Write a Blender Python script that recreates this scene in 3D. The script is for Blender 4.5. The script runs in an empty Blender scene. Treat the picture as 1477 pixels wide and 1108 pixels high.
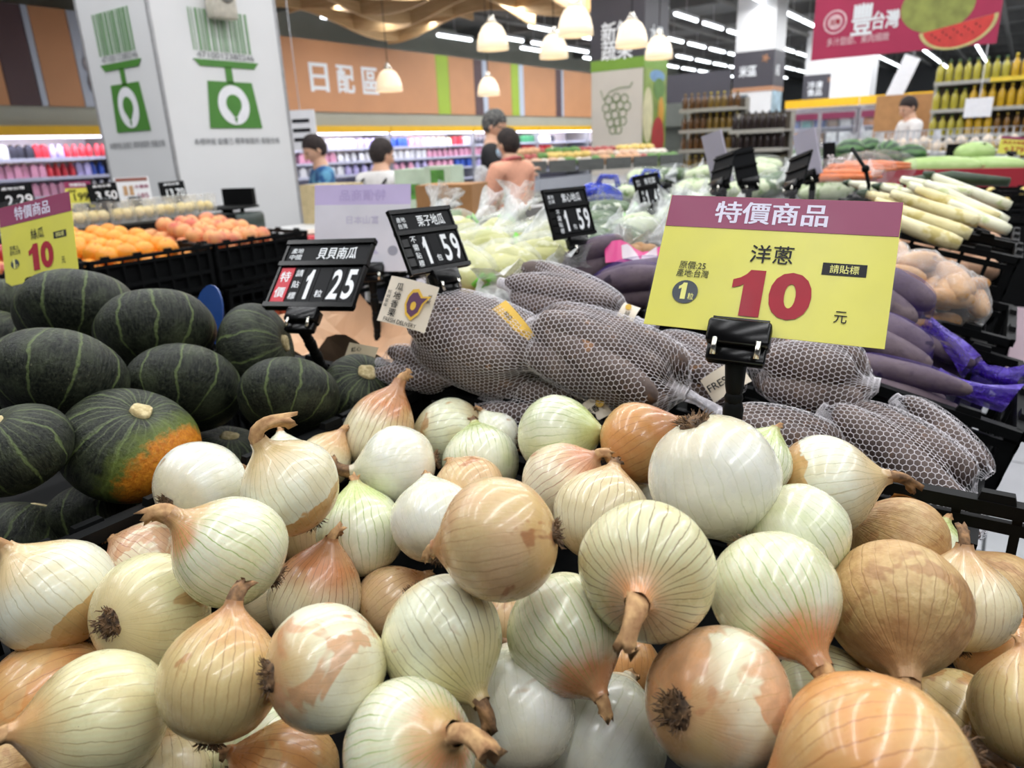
import bpy, bmesh, math, random
import numpy as np
from math import sin, cos, pi, radians, sqrt, atan2, hypot
from mathutils import Vector, Matrix, Quaternion, noise
random.seed(7)
rnd = random.uniform
sc = bpy.context.scene
COL = sc.collection

# ---------------------------------------------------------------- camera
FPX, CX, CY = 1024.0, 738.5, 554.0
PITCH, ROLL, YAW = radians(18.4), radians(2.4), radians(35)
EYE = Vector((0, 0, 1.4))
_h = Vector((-sin(YAW), cos(YAW), 0)); _r = Vector((cos(YAW), sin(YAW), 0)); _z = Vector((0, 0, 1))
FWD = _h * cos(PITCH) - _z * sin(PITCH)
_u = _h * sin(PITCH) + _z * cos(PITCH)
RIGHT = _r * cos(ROLL) - _u * sin(ROLL)
UP = _u * cos(ROLL) + _r * sin(ROLL)
cam = bpy.data.cameras.new('camera')
cam.sensor_width = 36; cam.lens = 36 * FPX / 1477; cam.clip_start = 0.02; cam.clip_end = 120
cam.dof.use_dof = True; cam.dof.focus_distance = 0.62; cam.dof.aperture_fstop = 7.5
camo = bpy.data.objects.new('camera', cam); COL.objects.link(camo)
M3 = Matrix((RIGHT, UP, -FWD)).transposed()
camo.matrix_world = Matrix.Translation(EYE) @ M3.to_4x4()
sc.camera = camo

def ray(px, py): return RIGHT * ((px - CX) / FPX) - UP * ((py - CY) / FPX) + FWD
def at(px, py, d): return EYE + ray(px, py) * d
def _pl(px, py, n, v):
    r = ray(px, py); return EYE + r * ((v - EYE[n]) / r[n])
def atx(px, py, v): return _pl(px, py, 0, v)
def aty(px, py, v): return _pl(px, py, 1, v)
def atz(px, py, v): return _pl(px, py, 2, v)

# ---------------------------------------------------------------- light
sc.view_settings.view_transform = 'Standard'; sc.view_settings.look = 'None'
sc.view_settings.gamma = 1; sc.view_settings.use_curve_mapping = False
sc.view_settings.exposure = -0.06
w = bpy.data.worlds.new('world'); sc.world = w; w.use_nodes = True
bg = w.node_tree.nodes['Background']; bg.inputs[0].default_value = (0.86, 0.93, 1.0, 1); bg.inputs[1].default_value = 0.16
CEIL = 4.3
def tube_light(x, y, sx, sy, power, z=3.72, col=(0.97, 0.985, 1.0)):
    l = bpy.data.lights.new('fluorescent_row', 'AREA'); l.shape = 'RECTANGLE'; l.size = sx; l.size_y = sy
    l.energy = power; l.color = col
    o = bpy.data.objects.new('fluorescent_row', l); o.location = (x, y, z); COL.objects.link(o)
# real fluorescent rows of the shop ceiling above and behind the shopper, 1.4 m apart
for k, x in enumerate((-5.6, -4.2, -2.8, -1.4, 0.0, 1.4, 2.8)):
    tube_light(x, 2.4, 0.14, 8.0, 88)
for x in (-9.6, -7.6, -6.1, -4.4, -3.0, -1.6, 0.2, 2.0):
    tube_light(x, 15.0, 0.14, 16.0, 190)

# ---------------------------------------------------------------- helpers
def lin(c):
    if isinstance(c, str):
        c = c.lstrip('#'); c = [int(c[i:i + 2], 16) for i in (0, 2, 4)]
    c = [v / 255 for v in c]
    return tuple(v / 12.92 if v <= .04045 else ((v + .055) / 1.055) ** 2.4 for v in c) + (1.0,)

class NT:
    """short node-tree writer"""
    def __init__(s, name, rough=.5, metal=0.0, spec=.5):
        s.m = bpy.data.materials.new(name); s.m.use_nodes = True
        s.t = s.m.node_tree; s.b = s.t.nodes['Principled BSDF']; s.out = s.t.nodes['Material Output']
        s.b.inputs['Roughness'].default_value = rough; s.b.inputs['Metallic'].default_value = metal
        s.b.inputs['Specular IOR Level'].default_value = spec
    def n(s, ty, **kw):
        nd = s.t.nodes.new(ty)
        for k, v in kw.items(): setattr(nd, k, v)
        return nd
    def l(s, a, b): s.t.links.new(a, b)
    def put(s, v, sock):
        if isinstance(v, bpy.types.NodeSocket): s.l(v, sock)
        elif v is not None: sock.default_value = v
    def math(s, op, a, b=None, c=None, clamp=False):
        nd = s.n('ShaderNodeMath', operation=op); nd.use_clamp = clamp
        for i, v in enumerate((a, b, c)): s.put(v, nd.inputs[i])
        return nd.outputs[0]
    def mr(s, v, a, b, c=0.0, d=1.0, smooth=False):
        nd = s.n('ShaderNodeMapRange'); nd.clamp = True
        if smooth: nd.interpolation_type = 'SMOOTHSTEP'
        s.put(v, nd.inputs[0])
        for i, x in enumerate((a, b, c, d)): s.put(x, nd.inputs[i + 1])
        return nd.outputs[0]
    def mix(s, f, a, b, mode='MIX'):
        nd = s.n('ShaderNodeMix', data_type='RGBA', blend_type=mode)
        s.put(f, nd.inputs[0]); s.put(a, nd.inputs[6]); s.put(b, nd.inputs[7]); return nd.outputs[2]
    def noise(s, vec, scale, detail=2.0, rough=.5, dist=0.0):
        nd = s.n('ShaderNodeTexNoise'); s.put(vec, nd.inputs['Vector'])
        nd.inputs['Scale'].default_value = scale; nd.inputs['Detail'].default_value = detail
        nd.inputs['Roughness'].default_value = rough; nd.inputs['Distortion'].default_value = dist
        return nd.outputs[0]
    def obj(s): return s.n('ShaderNodeTexCoord').outputs['Object']
    def rand(s): return s.n('ShaderNodeObjectInfo').outputs['Random']
    def vadd(s, v, off, op='ADD'):
        nd = s.n('ShaderNodeVectorMath', operation=op); s.put(v, nd.inputs[0]); s.put(off, nd.inputs[1]); return nd.outputs[0]
    def comb(s, x, y, z):
        nd = s.n('ShaderNodeCombineXYZ')
        for i, v in enumerate((x, y, z)): s.put(v, nd.inputs[i])
        return nd.outputs[0]
    def bump(s, h, strength=.3, dist=.002):
        nd = s.n('ShaderNodeBump'); nd.inputs['Strength'].default_value = strength; nd.inputs['Distance'].default_value = dist
        s.l(h, nd.inputs['Height']); s.l(nd.outputs[0], s.b.inputs['Normal'])
    def color(s, v): s.put(v, s.b.inputs['Base Color'])

_mats = {}
def mat(name, col, rough=.5, metal=0, var=.06, scale=30, bump=.05, spec=.5, emit=0, emit_col=None, coat=0, trans=0, sss=0):
    """plain surface with fine procedural variation"""
    if name in _mats: return _mats[name]
    q = NT(name, rough, metal, spec)
    c = lin(col)
    nz = q.noise(q.obj(), scale, 3)
    dark = tuple(v * (1 - 2 * var) for v in c[:3]) + (1,); lite = tuple(min(1, v * (1 + 2 * var)) for v in c[:3]) + (1,)
    q.color(q.mix(q.mr(nz, .3, .7), dark, lite))
    if bump: q.bump(nz, bump, .001)
    if coat: q.b.inputs['Coat Weight'].default_value = coat; q.b.inputs['Coat Roughness'].default_value = .1
    if emit:
        q.b.inputs['Emission Color'].default_value = lin(emit_col or col); q.b.inputs['Emission Strength'].default_value = emit
    if trans: q.b.inputs['Transmission Weight'].default_value = trans
    if sss:
        q.b.inputs['Subsurface Weight'].default_value = sss; q.b.inputs['Subsurface Radius'].default_value = (.01, .006, .004); q.b.inputs['Subsurface Scale'].default_value = 1
    _mats[name] = q.m; return q.m

def film(name, col=(255, 255, 255), opacity=.25, rough=.12, wrinkle=60, bump=.6, edge=.35):
    """thin clear or tinted plastic film: mostly see-through, glossy, wrinkled"""
    if name in _mats: return _mats[name]
    q = NT(name, rough)
    tr = q.n('ShaderNodeBsdfTransparent'); mx = q.n('ShaderNodeMixShader')
    nz = q.noise(q.obj(), wrinkle, 2, .5, 1.5)
    q.color(lin(col)); q.bump(nz, bump, .004)
    lw = q.n('ShaderNodeLayerWeight'); lw.inputs[0].default_value = .35
    f = q.math('ADD', q.mr(nz, .45, .75, opacity * .6, opacity * 1.5), q.math('MULTIPLY', lw.outputs['Facing'], edge), clamp=True)
    q.l(f, mx.inputs[0]); q.l(tr.outputs[0], mx.inputs[1]); q.l(q.b.outputs[0], mx.inputs[2]); q.l(mx.outputs[0], q.out.inputs[0])
    _mats[name] = q.m; return q.m

class MB:
    """collects shapes into one mesh"""
    def __init__(s): s.v = []; s.f = []; s.mi = []; s.sm = []
    def add(s, vs, fs, mi=0, smooth=False, M=None):
        o = len(s.v)
        if M is not None: vs = [M @ Vector(p) for p in vs]
        s.v += [tuple(p) for p in vs]; s.f += [tuple(i + o for i in f) for f in fs]
        s.mi += [mi] * len(fs); s.sm += [smooth] * len(fs); return s
    def box(s, c, d, mi=0, M=None, taper=1.0):
        x, y, z = (k / 2 for k in d); t = taper
        vs = [(-x, -y, -z), (x, -y, -z), (x, y, -z), (-x, y, -z), (-x * t, -y * t, z), (x * t, -y * t, z), (x * t, y * t, z), (-x * t, y * t, z)]
        vs = [(a + c[0], b + c[1], e + c[2]) for a, b, e in vs]
        return s.add(vs, [(0, 3, 2, 1), (4, 5, 6, 7), (0, 1, 5, 4), (1, 2, 6, 5), (2, 3, 7, 6), (3, 0, 4, 7)], mi, False, M)
    def rbox(s, c, d, r, mi=0, M=None, seg=3):
        """box with rounded vertical edges and chamfered rims"""
        x, y, z = d[0] / 2, d[1] / 2, d[2] / 2; r = min(r, x * .99, y * .99)
        def ring(inset, zz):
            out = []
            for cx_, cy_, a0 in ((x - r, y - r, 0), (-x + r, y - r, pi / 2), (-x + r, -y + r, pi), (x - r, -y + r, 1.5 * pi)):
                for k in range(seg + 1):
                    a = a0 + k / seg * pi / 2
                    out.append((c[0] + cx_ + (r - inset) * cos(a), c[1] + cy_ + (r - inset) * sin(a), c[2] + zz))
            return out
        e = min(r * .4, z * .5)
        R = [ring(e, -z), ring(0, -z + e), ring(0, z - e), ring(e, z)]; n = len(R[0])
        vs = [p for q in R for p in q]; fs = [tuple(range(n))[::-1], tuple(range(3 * n, 4 * n))]
        for k in range(3):
            for i in range(n): j = (i + 1) % n; fs.append((k * n + i, k * n + j, (k + 1) * n + j, (k + 1) * n + i))
        return s.add(vs, fs, mi, True, M)
    def lathe(s, prof, n=24, mi=0, M=None, smooth=True, caps=False):
        vs = []; fs = []
        for r, z in prof:
            for i in range(n): a = 2 * pi * i / n; vs.append((r * cos(a), r * sin(a), z))
        for k in range(len(prof) - 1):
            for i in range(n): j = (i + 1) % n; fs.append((k * n + i, k * n + j, (k + 1) * n + j, (k + 1) * n + i))
        if caps: fs += [tuple(range(n))[::-1], tuple(range((len(prof) - 1) * n, len(prof) * n))]
        return s.add(vs, fs, mi, smooth, M)
    def tube(s, pts, rad, n=8, mi=0, M=None, smooth=True, flat=1.0, caps=True):
        pts = [Vector(p) for p in pts]; m = len(pts)
        if not hasattr(rad, '__len__'): rad = [rad] * m
        t0 = (pts[1] - pts[0]).normalized(); ref = Vector((0, 0, 1)) if abs(t0.z) < .9 else Vector((1, 0, 0))
        nx = t0.cross(ref).normalized(); vs = []; fs = []
        for k in range(m):
            t = (pts[min(k + 1, m - 1)] - pts[max(k - 1, 0)]).normalized()
            nx = (nx - t * nx.dot(t)).normalized(); ny = t.cross(nx)
            for i in range(n):
                a = 2 * pi * i / n; vs.append(pts[k] + (nx * cos(a) + ny * sin(a) * flat) * rad[k])
        for k in range(m - 1):
            for i in range(n): j = (i + 1) % n; fs.append((k * n + i, k * n + j, (k + 1) * n + j, (k + 1) * n + i))
        if caps: fs += [tuple(range(n))[::-1], tuple(range((m - 1) * n, m * n))]
        return s.add(vs, fs, mi, smooth, M)
    def ball(s, c, r, n=12, m=8, mi=0, M=None):
        if not hasattr(r, '__len__'): r = (r, r, r)
        vs = [(c[0], c[1], c[2] - r[2])]; fs = []
        for k in range(1, m):
            a = -pi / 2 + pi * k / m
            for i in range(n): b = 2 * pi * i / n; vs.append((c[0] + r[0] * cos(a) * cos(b), c[1] + r[1] * cos(a) * sin(b), c[2] + r[2] * sin(a)))
        vs.append((c[0], c[1], c[2] + r[2])); L = len(vs) - 1
        for i in range(n): j = (i + 1) % n; fs.append((0, 1 + j, 1 + i)); fs.append((L, L - n + i, L - n + j))
        for k in range(m - 2):
            for i in range(n): j = (i + 1) % n; o = 1 + k * n; fs.append((o + i, o + j, o + n + j, o + n + i))
        return s.add(vs, fs, mi, True, M)
    def quad(s, a, b, c, d, mi=0, M=None): return s.add([a, b, c, d], [(0, 1, 2, 3)], mi, False, M)
    def poly(s, pts, thick, mi=0, M=None):
        """flat outline in XY given a real thickness along Z"""
        n = len(pts); vs = [(x, y, 0) for x, y in pts] + [(x, y, thick) for x, y in pts]
        fs = [tuple(range(n))[::-1], tuple(range(n, 2 * n))] + [(i, (i + 1) % n, n + (i + 1) % n, n + i) for i in range(n)]
        return s.add(vs, fs, mi, False, M)
    def mesh(s, name, mats):
        me = bpy.data.meshes.new(name); me.from_pydata(s.v, [], s.f)
        for m in (mats if isinstance(mats, (list, tuple)) else [mats]): me.materials.append(m)
        me.polygons.foreach_set('material_index', s.mi); me.polygons.foreach_set('use_smooth', s.sm); me.update(); return me
    def build(s, name, mats, parent=None, loc=(0, 0, 0), rot=None, scale=1, label=None):
        return link(name, s.mesh(name, mats), parent, loc, rot, scale, label)

def link(name, me, parent=None, loc=(0, 0, 0), rot=None, scale=1, label=None):
    o = bpy.data.objects.new(name, me); COL.objects.link(o); o.location = loc
    if rot is not None:
        if isinstance(rot, Quaternion): o.rotation_mode = 'QUATERNION'; o.rotation_quaternion = rot
        elif isinstance(rot, Matrix): o.rotation_mode = 'QUATERNION'; o.rotation_quaternion = rot.to_quaternion()
        else: o.rotation_euler = rot
    if scale != 1: o.scale = (scale,) * 3 if not hasattr(scale, '__len__') else scale
    if parent: o.parent = parent
    if label: o['label'] = label
    return o
def tag(o, label, cat, group=None, kind=None):
    o['label'] = label; o['category'] = cat
    if group: o['group'] = group
    if kind: o['kind'] = kind
    return o
def thing(name, label, cat, loc=(0, 0, 0), rot=None, group=None):
    return tag(link(name, None, None, loc, rot), label, cat, group)
def struct(mb, name, mats, parent=None, **kw):
    o = mb.build(name, mats, parent, **kw)
    if parent is None: o['kind'] = 'structure'
    return o
def copy_tree(o, parent=None):
    c = o.copy(); COL.objects.link(c)
    if parent: c.parent = parent
    for ch in o.children: copy_tree(ch, c)
    return c
def rmat(xa, ya):
    """rotation whose local X, Y follow the two given directions"""
    x = Vector(xa).normalized(); z = x.cross(Vector(ya)).normalized(); y = z.cross(x)
    return Matrix((x, y, z)).transposed()

def numeral_one(w, h):
    m = bpy.data.meshes.new('lettering'); m.from_pydata([(x * w - w / 2, y * h - h / 2, 0) for x, y in ((.36, 0), (1, 0), (1, 1), (.52, 1), (.40, .90), (.22, .82), (0, .77), (0, .59), (.22, .63), (.36, .68))], [], [(0, 1, 2, 3, 4, 9), (4, 5, 8, 9), (5, 6, 7, 8)]); return m
def text_mesh(s, w, h, bold=0.0, thick=.0004, squeeze=None):
    """lettering centred on the origin, fitted to the box w x h (w None: keep proportion)"""
    if s == '1' and bold: return numeral_one(w or h * .5, h)
    if s == '10' and bold:   # heavy numerals of the sale signs
        a = numeral_one(w * .40, h); b = text_mesh('0', w * .52, h, bold); m = bpy.data.meshes.new('lettering'); vs = []; fs = []
        for q, dx in ((a, -w * .30), (b, w * .24)):
            o = len(vs); vs += [(v.co.x + dx, v.co.y, thick) for v in q.vertices]; fs += [tuple(i + o for i in p.vertices) for p in q.polygons]
        m.from_pydata(vs, [], fs); return m
    latin = all(ord(ch) < 128 for ch in s)
    c = bpy.data.curves.new('lettering', 'FONT'); c.body = s; c.offset = min(bold * .7, .022) if latin and s != '0' else bold * .7 if latin else 0; c.resolution_u = 4 if latin else 3
    o = bpy.data.objects.new('lettering', c); me = bpy.data.meshes.new_from_object(o)
    bpy.data.objects.remove(o); bpy.data.curves.remove(c)
    n = len(me.vertices); a = np.empty(n * 3); me.vertices.foreach_get('co', a); a = a.reshape(-1, 3)
    lo, hi = a.min(0), a.max(0); ctr = (lo + hi) / 2; sy = h / (hi[1] - lo[1]); sx = sy if w is None else w / (hi[0] - lo[0])
    a = (a - ctr) * (sx, sy, 1); a[:, 2] = thick
    me.vertices.foreach_set('co', a.ravel()); me.materials.clear(); me.update()
    if bold and not latin:   # heavier strokes: the same glyphs struck again, slightly shifted
        b = bold * .9; fs = [tuple(p.vertices) for p in me.polygons]; vs = []; ff = []
        for q, (dx, dy) in enumerate(((0, 0), (b, b * .6), (-b, b * .6), (b, -b * .6), (-b, -b * .6))):
            o = len(vs); vs += [(x + dx * sx, y + dy * sy, z + q * 2e-6) for x, y, z in a]; ff += [tuple(i + o for i in f) for f in fs]
        m2 = bpy.data.meshes.new('lettering'); m2.from_pydata(vs, [], ff); bpy.data.meshes.remove(me); me = m2
    return me
def text(s, w, h, m, parent, x, y, z=.0004, bold=0.0, rotz=0, name='lettering', flip=False):
    me = text_mesh(s, w, h, bold, 0); me.materials.append(m)
    return link(name, me, parent, (x, y, z), (0, pi if flip else 0, rotz))
def quad_frame(tl, tr, br, bl, width):
    """solves the parallelogram seen at four image corners: rotation, centre, width, height for a known real width"""
    r = [np.array(ray(*p)) for p in (tl, tr, br, bl)]
    # d0 r0 + d2 r2 = d1 r1 + d3 r3 , d0 = 1
    d = np.linalg.solve(np.array([r[1], -r[2], r[3]]).T, r[0]); d = [1, d[0], d[1], d[2]]
    P = [r[i] * d[i] for i in range(4)]; x = (P[1] - P[0] + P[2] - P[3]) / 2; k = width / np.linalg.norm(x)
    P = [p * k for p in P]; x = Vector((P[1] - P[0] + P[2] - P[3]) / 2); y = Vector((P[0] - P[3] + P[1] - P[2]) / 2)
    R = rmat(x, y); c = EYE + Vector(sum(P) / 4)
    return R, c, x.length, (y - x.normalized() * y.dot(x.normalized())).length

# common surfaces
BLACK = mat('black_plastic', (13, 14, 15), .55, 0, .1, 60, .1, spec=.12)
BLACKG = mat('glossy_black_plastic', (11, 11, 12), .25, 0, .05, 60, .02, spec=.3)
CARD = mat('black_card', (17, 18, 21), .45, 0, .05, 50, .02, spec=.15)
INKW = mat('white_ink', (240, 243, 246), .5, 0, .02, 50, 0)
INKK = mat('black_ink', (22, 22, 26), .6, 0, .02, 50, 0, spec=.1)
INKR = mat('crimson_ink', (166, 20, 42), .5, 0, .03, 50, 0, spec=.2)
WHITE = mat('white_card', (232, 232, 236), .45, 0, .02, 20, 0)
RED = mat('red_card', (206, 40, 58), .45, 0, .04, 30, 0)
CHROME = mat('bright_metal', (205, 200, 190), .2, 1, .05, 40, 0)

# ================================================================ ONIONS
def onion_material(name, base, stem, root, vein, vein_amt, patch=None, patch_th=.6, stem_z=.35, root_z=-.5, nv=34, rough=.27, mottled=.0, sharp_root=False, wrinkle=.0, tint=(206, 188, 132)):
    q = NT(name, rough, 0, .5)
    oc = q.obj(); rn = q.rand(); off = q.comb(q.math('MULTIPLY', rn, 37.0), q.math('MULTIPLY', rn, 71.0), q.math('MULTIPLY', rn, 53.0))
    pos = q.vadd(oc, off)
    sp = q.n('ShaderNodeSeparateXYZ'); q.l(oc, sp.inputs[0]); X, Y, Z = sp.outputs
    nlow = q.noise(pos, 1.6, 3, .55); nmid = q.noise(pos, 5, 3, .55)
    wob = q.math('MULTIPLY', q.math('SUBTRACT', nlow, .5), .55)
    zz = q.math('ADD', Z, wob)
    col = q.mix(q.mr(zz, stem_z, 1.0, smooth=True), lin(base), lin(stem))
    rz = q.mr(zz, root_z - (.03 if sharp_root else .35), root_z + (.0 if sharp_root else .1), 1, 0, smooth=True)
    col = q.mix(rz, col, lin(root))
    col = q.mix(q.math('MULTIPLY', q.mr(q.noise(q.vadd(pos, (3, 7, 1)), 1.1, 2), .42, .68, smooth=True), .45), col, lin(tint))
    # soft mottling along the layers
    ang = q.math('ARCTAN2', Y, X)
    ph = q.math('ADD', q.math('MULTIPLY', ang, float(nv)), q.math('MULTIPLY', q.math('SUBTRACT', nlow, .5), 7.0))
    sn = q.math('SINE', ph)
    ph2 = q.math('ADD', q.math('MULTIPLY', ang, float(nv * 2 + 5)), q.math('MULTIPLY', nmid, 5.0))
    fine = q.math('SINE', ph2)
    if mottled:
        col = q.mix(q.math('MULTIPLY', q.mr(nmid, .4, .68), mottled), col, lin(patch or root), 'MULTIPLY')
    col = q.mix(q.mr(fine, -1, 1, 0, .10), col, lin(stem))
    if patch:
        pn = q.noise(q.vadd(pos, (5.2, 1.3, 8.8)), .95, 3, .55, .5)
        pm = q.mr(pn, patch_th, patch_th + .03)
        pc = q.mix(q.mr(nmid, .35, .65), lin(patch), tuple(v * .74 for v in lin(patch)[:3]) + (1,))
        col = q.mix(q.math('MULTIPLY', pm, .75), col, pc)
    ln = q.mr(sn, .90, .995)
    keep = q.mr(q.noise(q.vadd(pos, (9, 2, 4)), 1.0, 1), .30, .50, .15, 1)
    zf = q.mr(Z, -.8, .6, .25, 1.0)
    vm = q.math('MULTIPLY', q.math('MULTIPLY', ln, keep), q.math('MULTIPLY', zf, vein_amt * 1.15), clamp=True)
    col = q.mix(vm, col, lin(vein))
    # scattered specks of soil
    sk = q.mr(q.noise(pos, 26, 2, .5), .74, .79)
    col = q.mix(q.math('MULTIPLY', sk, .55), col, lin((110, 82, 58)))
    # neck darkens into dry leaf
    col = q.mix(q.mr(zz, 1.0, 1.35, 0, .75), col, lin((166, 120, 84)))
    q.color(col)
    q.b.inputs['Subsurface Weight'].default_value = .12
    q.b.inputs['Subsurface Radius'].default_value = (.012, .009, .005); q.b.inputs['Subsurface Scale'].default_value = .5
    q.b.inputs['Coat Weight'].default_value = .0 if rough > .35 else .35; q.b.inputs['Coat Roughness'].default_value = .12
    h = q.math('ADD', q.math('MULTIPLY', fine, .05), q.math('ADD', q.math('MULTIPLY', nmid, .9 + wrinkle * 3), q.math('MULTIPLY', ln, -.35)))
    q.bump(h, .12 + wrinkle, .0016)
    q.put(q.mr(nmid, .3, .7, rough - .07, rough + .16), q.b.inputs['Roughness'])
    return q.m
OM = dict(
    white=onion_material('white_onion_skin', (233, 233, 222), (226, 228, 205), (226, 216, 190), (170, 176, 126), .32, (196, 158, 112), .70, rough=.22, tint=(214, 208, 172)),
    green=onion_material('green_white_onion_skin', (229, 231, 208), (196, 208, 142), (228, 222, 196), (136, 158, 72), .8, (200, 162, 112), .72, rough=.24, tint=(196, 208, 136)),
    green_orange=onion_material('green_white_onion_skin_orange_neck', (229, 231, 206), (212, 146, 100), (226, 220, 190), (136, 164, 66), .85, None, stem_z=.62, rough=.24, tint=(204, 208, 146)),
    veined=onion_material('veined_onion_skin', (224, 222, 182), (214, 152, 104), (226, 214, 178), (116, 92, 56), .85, None, stem_z=.48, nv=36, tint=(204, 200, 136)),
    tan=onion_material('tan_onion_skin', (224, 192, 148), (206, 152, 104), (218, 178, 120), (150, 96, 58), .6, (186, 122, 78), .62, mottled=.15),
    tan_pale=onion_material('pale_tan_onion_skin', (228, 217, 182), (208, 168, 122), (220, 196, 150), (140, 104, 66), .6, (208, 164, 118), .68),
    dry=onion_material('dry_onion_skin', (200, 164, 112), (178, 138, 92), (196, 152, 98), (138, 96, 58), .45, (176, 130, 84), .56, rough=.42, mottled=.35, wrinkle=.35),
    half=onion_material('half_peeled_onion_skin', (230, 231, 212), (222, 196, 148), (204, 160, 104), (158, 146, 96), .5, None, root_z=-.28, sharp_root=True),
    half_green=onion_material('green_onion_with_brown_flap_skin', (226, 228, 200), (206, 196, 140), (208, 178, 126), (118, 106, 66), .75, (188, 142, 92), .60),
    orange=onion_material('orange_onion_skin', (216, 158, 98), (204, 132, 78), (222, 176, 118), (150, 84, 46), .6, (224, 184, 128), .60, mottled=.15),
    orange_half=onion_material('half_orange_onion_skin', (230, 226, 200), (224, 216, 172), (206, 160, 112), (170, 150, 96), .35, (218, 158, 110), .545),
    orange_tip=onion_material('orange_tipped_onion_skin', (228, 222, 190), (196, 132, 88), (224, 212, 176), (132, 84, 54), .8, None, stem_z=.15),
    pink=onion_material('pinkish_onion_skin', (229, 218, 190), (210, 150, 116), (224, 196, 160), (158, 90, 70), .7, (214, 160, 122), .58),
    yellow_green=onion_material('yellow_green_onion_skin', (225, 221, 176), (212, 166, 112), (222, 206, 158), (146, 116, 72), .5, (212, 168, 112), .66, stem_z=.5),
    yellow_tan=onion_material('yellow_tan_onion_skin', (220, 198, 142), (200, 150, 96), (212, 176, 112), (142, 100, 56), .6, (190, 136, 84), .6, mottled=.15),
)
def strand_mat(name, a, b, scale=40):
    q = NT(name, .8); nz = q.noise(q.obj(), scale, 3)
    q.color(q.mix(q.mr(nz, .35, .65), lin(a), lin(b))); q.bump(nz, .6, .002); return q.m
ROOTM = strand_mat('dried_onion_roots', (58, 44, 32), (128, 98, 68), 9)
STALKM = strand_mat('dry_onion_stalk', (160, 118, 80), (206, 166, 116), 5)
STALKD = strand_mat('dark_dry_onion_stalk', (92, 68, 48), (164, 124, 84), 6)

def catmull(pts, sub):
    out = []
    for i in range(len(pts) - 1):
        p0, p1, p2, p3 = (pts[max(0, min(len(pts) - 1, i + k))] for k in (-1, 0, 1, 2))
        for k in range(sub):
            t = k / sub
            out.append(tuple(.5 * (2 * b + (c - a) * t + (2 * a - 5 * b + 4 * c - d) * t * t + (3 * b - a - 3 * c + d) * t ** 3) for a, b, c, d in zip(p0, p1, p2, p3)))
    out.append(pts[-1]); return out

def onion_bulb(seed, neck, pointy):
    k = 1 + pointy * .55; nr = .10 + .075 * min(neck, 1)
    pr = [(.0, -.87), (.07, -.885), (.2, -.89), (.42, -.835), (.70, -.66), (.91, -.36), (1.0, .0), (.95, .32 * k), (.79, .60 * k), (.58, .80 * k), (.40, .93 * k), (.27, 1.03 * k), (nr + .03, 1.12 * k), (nr, 1.12 * k + .12 * neck + .03)]
    pr = [(max(r, 0), z) for r, z in catmull(pr, 3)]
    mb = MB(); mb.lathe(pr, 44)
    o = Vector((seed * 3.1, seed * 1.7, seed * .9)); ph = seed * 2.3
    vs = []
    for x, y, z in mb.v:
        p = Vector((x, y, z)); a = atan2(y, x)
        f = 1 + .05 * (noise.noise(p * 1.1 + o)) + .012 * noise.noise(p * 4 + o) + .03 * cos(2 * a + ph)
        pleat = max(0, z - .75) * .06 * cos(7 * a + ph)
        vs.append((x * (f + pleat), y * (f + pleat), z * (1 + .03 * noise.noise(p * 1.3 - o))))
    mb.v = vs; mb.v = [tuple(v) for v in mb.v]
    return mb, 1.12 * k + .12 * neck, nr

def dry_stalk(seed, z0, r0, length, bend, kb=1.0):
    """papery dry neck leaves, twisted and frayed at the tip"""
    rg = random.Random(seed); mb = MB(); n = 14; m = 9; vs = []; fs = []
    bd = Vector((cos(bend), sin(bend), -.75 if kb > 2 else 0)); c = Vector((0, 0, z0 - .06)); d = Vector((0, 0, 1))
    for k in range(m):
        t = k / (m - 1); r = r0 * (1.06 - .35 * t + .25 * (t > .8) * (t - .8) * 5)
        side = d.cross(Vector((.3, .8, .1))).normalized(); up2 = d.cross(side)
        for i in range(n):
            a = 2 * pi * i / n
            rr = r * (1 + .22 * cos(4 * a + seed + t * 2.5) * (.4 + t) + (rg.uniform(-.25, .25) if k == m - 1 else 0)) * (.65 + .35 * abs(cos(a + t)))
            q = c + (side * cos(a) + up2 * sin(a)) * rr
            if k == m - 1: q = q + d * rg.uniform(-.09, .13)
            vs.append(q)
        c = c + d * (length / (m - 1)); d = (d + bd * (.16 + .12 * t) * kb).normalized()
    for k in range(m - 1):
        for i in range(n): j = (i + 1) % n; fs.append((k * n + i, k * n + j, (k + 1) * n + j, (k + 1) * n + i))
    vs.append(c - d * length * .25); L = len(vs) - 1
    for i in range(n): fs.append(((m - 1) * n + i, (m - 1) * n + (i + 1) % n, L))
    mb.add(vs, fs, 0, True); return mb

def root_tuft(seed, big=1.0):
    rg = random.Random(seed); mb = MB()
    mb.lathe([(.0, -.945), (.06, -.95), (.13, -.94), (.19, -.90), (.20, -.84)], 14)
    mb.v = [(x * rg.uniform(.85, 1.15) * big, y * rg.uniform(.85, 1.15) * big, z + rg.uniform(-.02, .02)) for x, y, z in mb.v]
    for _ in range(70):
        a = rg.uniform(0, 2 * pi); r = sqrt(rg.random()) * .20 * big; l = rg.uniform(.03, .10)
        p = Vector((r * cos(a), r * sin(a), -.93)); d = Vector((cos(a) * r * 4 + rg.uniform(-.5, .5), sin(a) * r * 4 + rg.uniform(-.5, .5), -.7)).normalized()
        e = p + d * l; g = e + (d + Vector((rg.uniform(-.8, .8), rg.uniform(-.8, .8), .25))).normalized() * l * .6
        mb.tube([p, e, g], [.012, .009, .003], 4, caps=False)
    return mb

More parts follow.
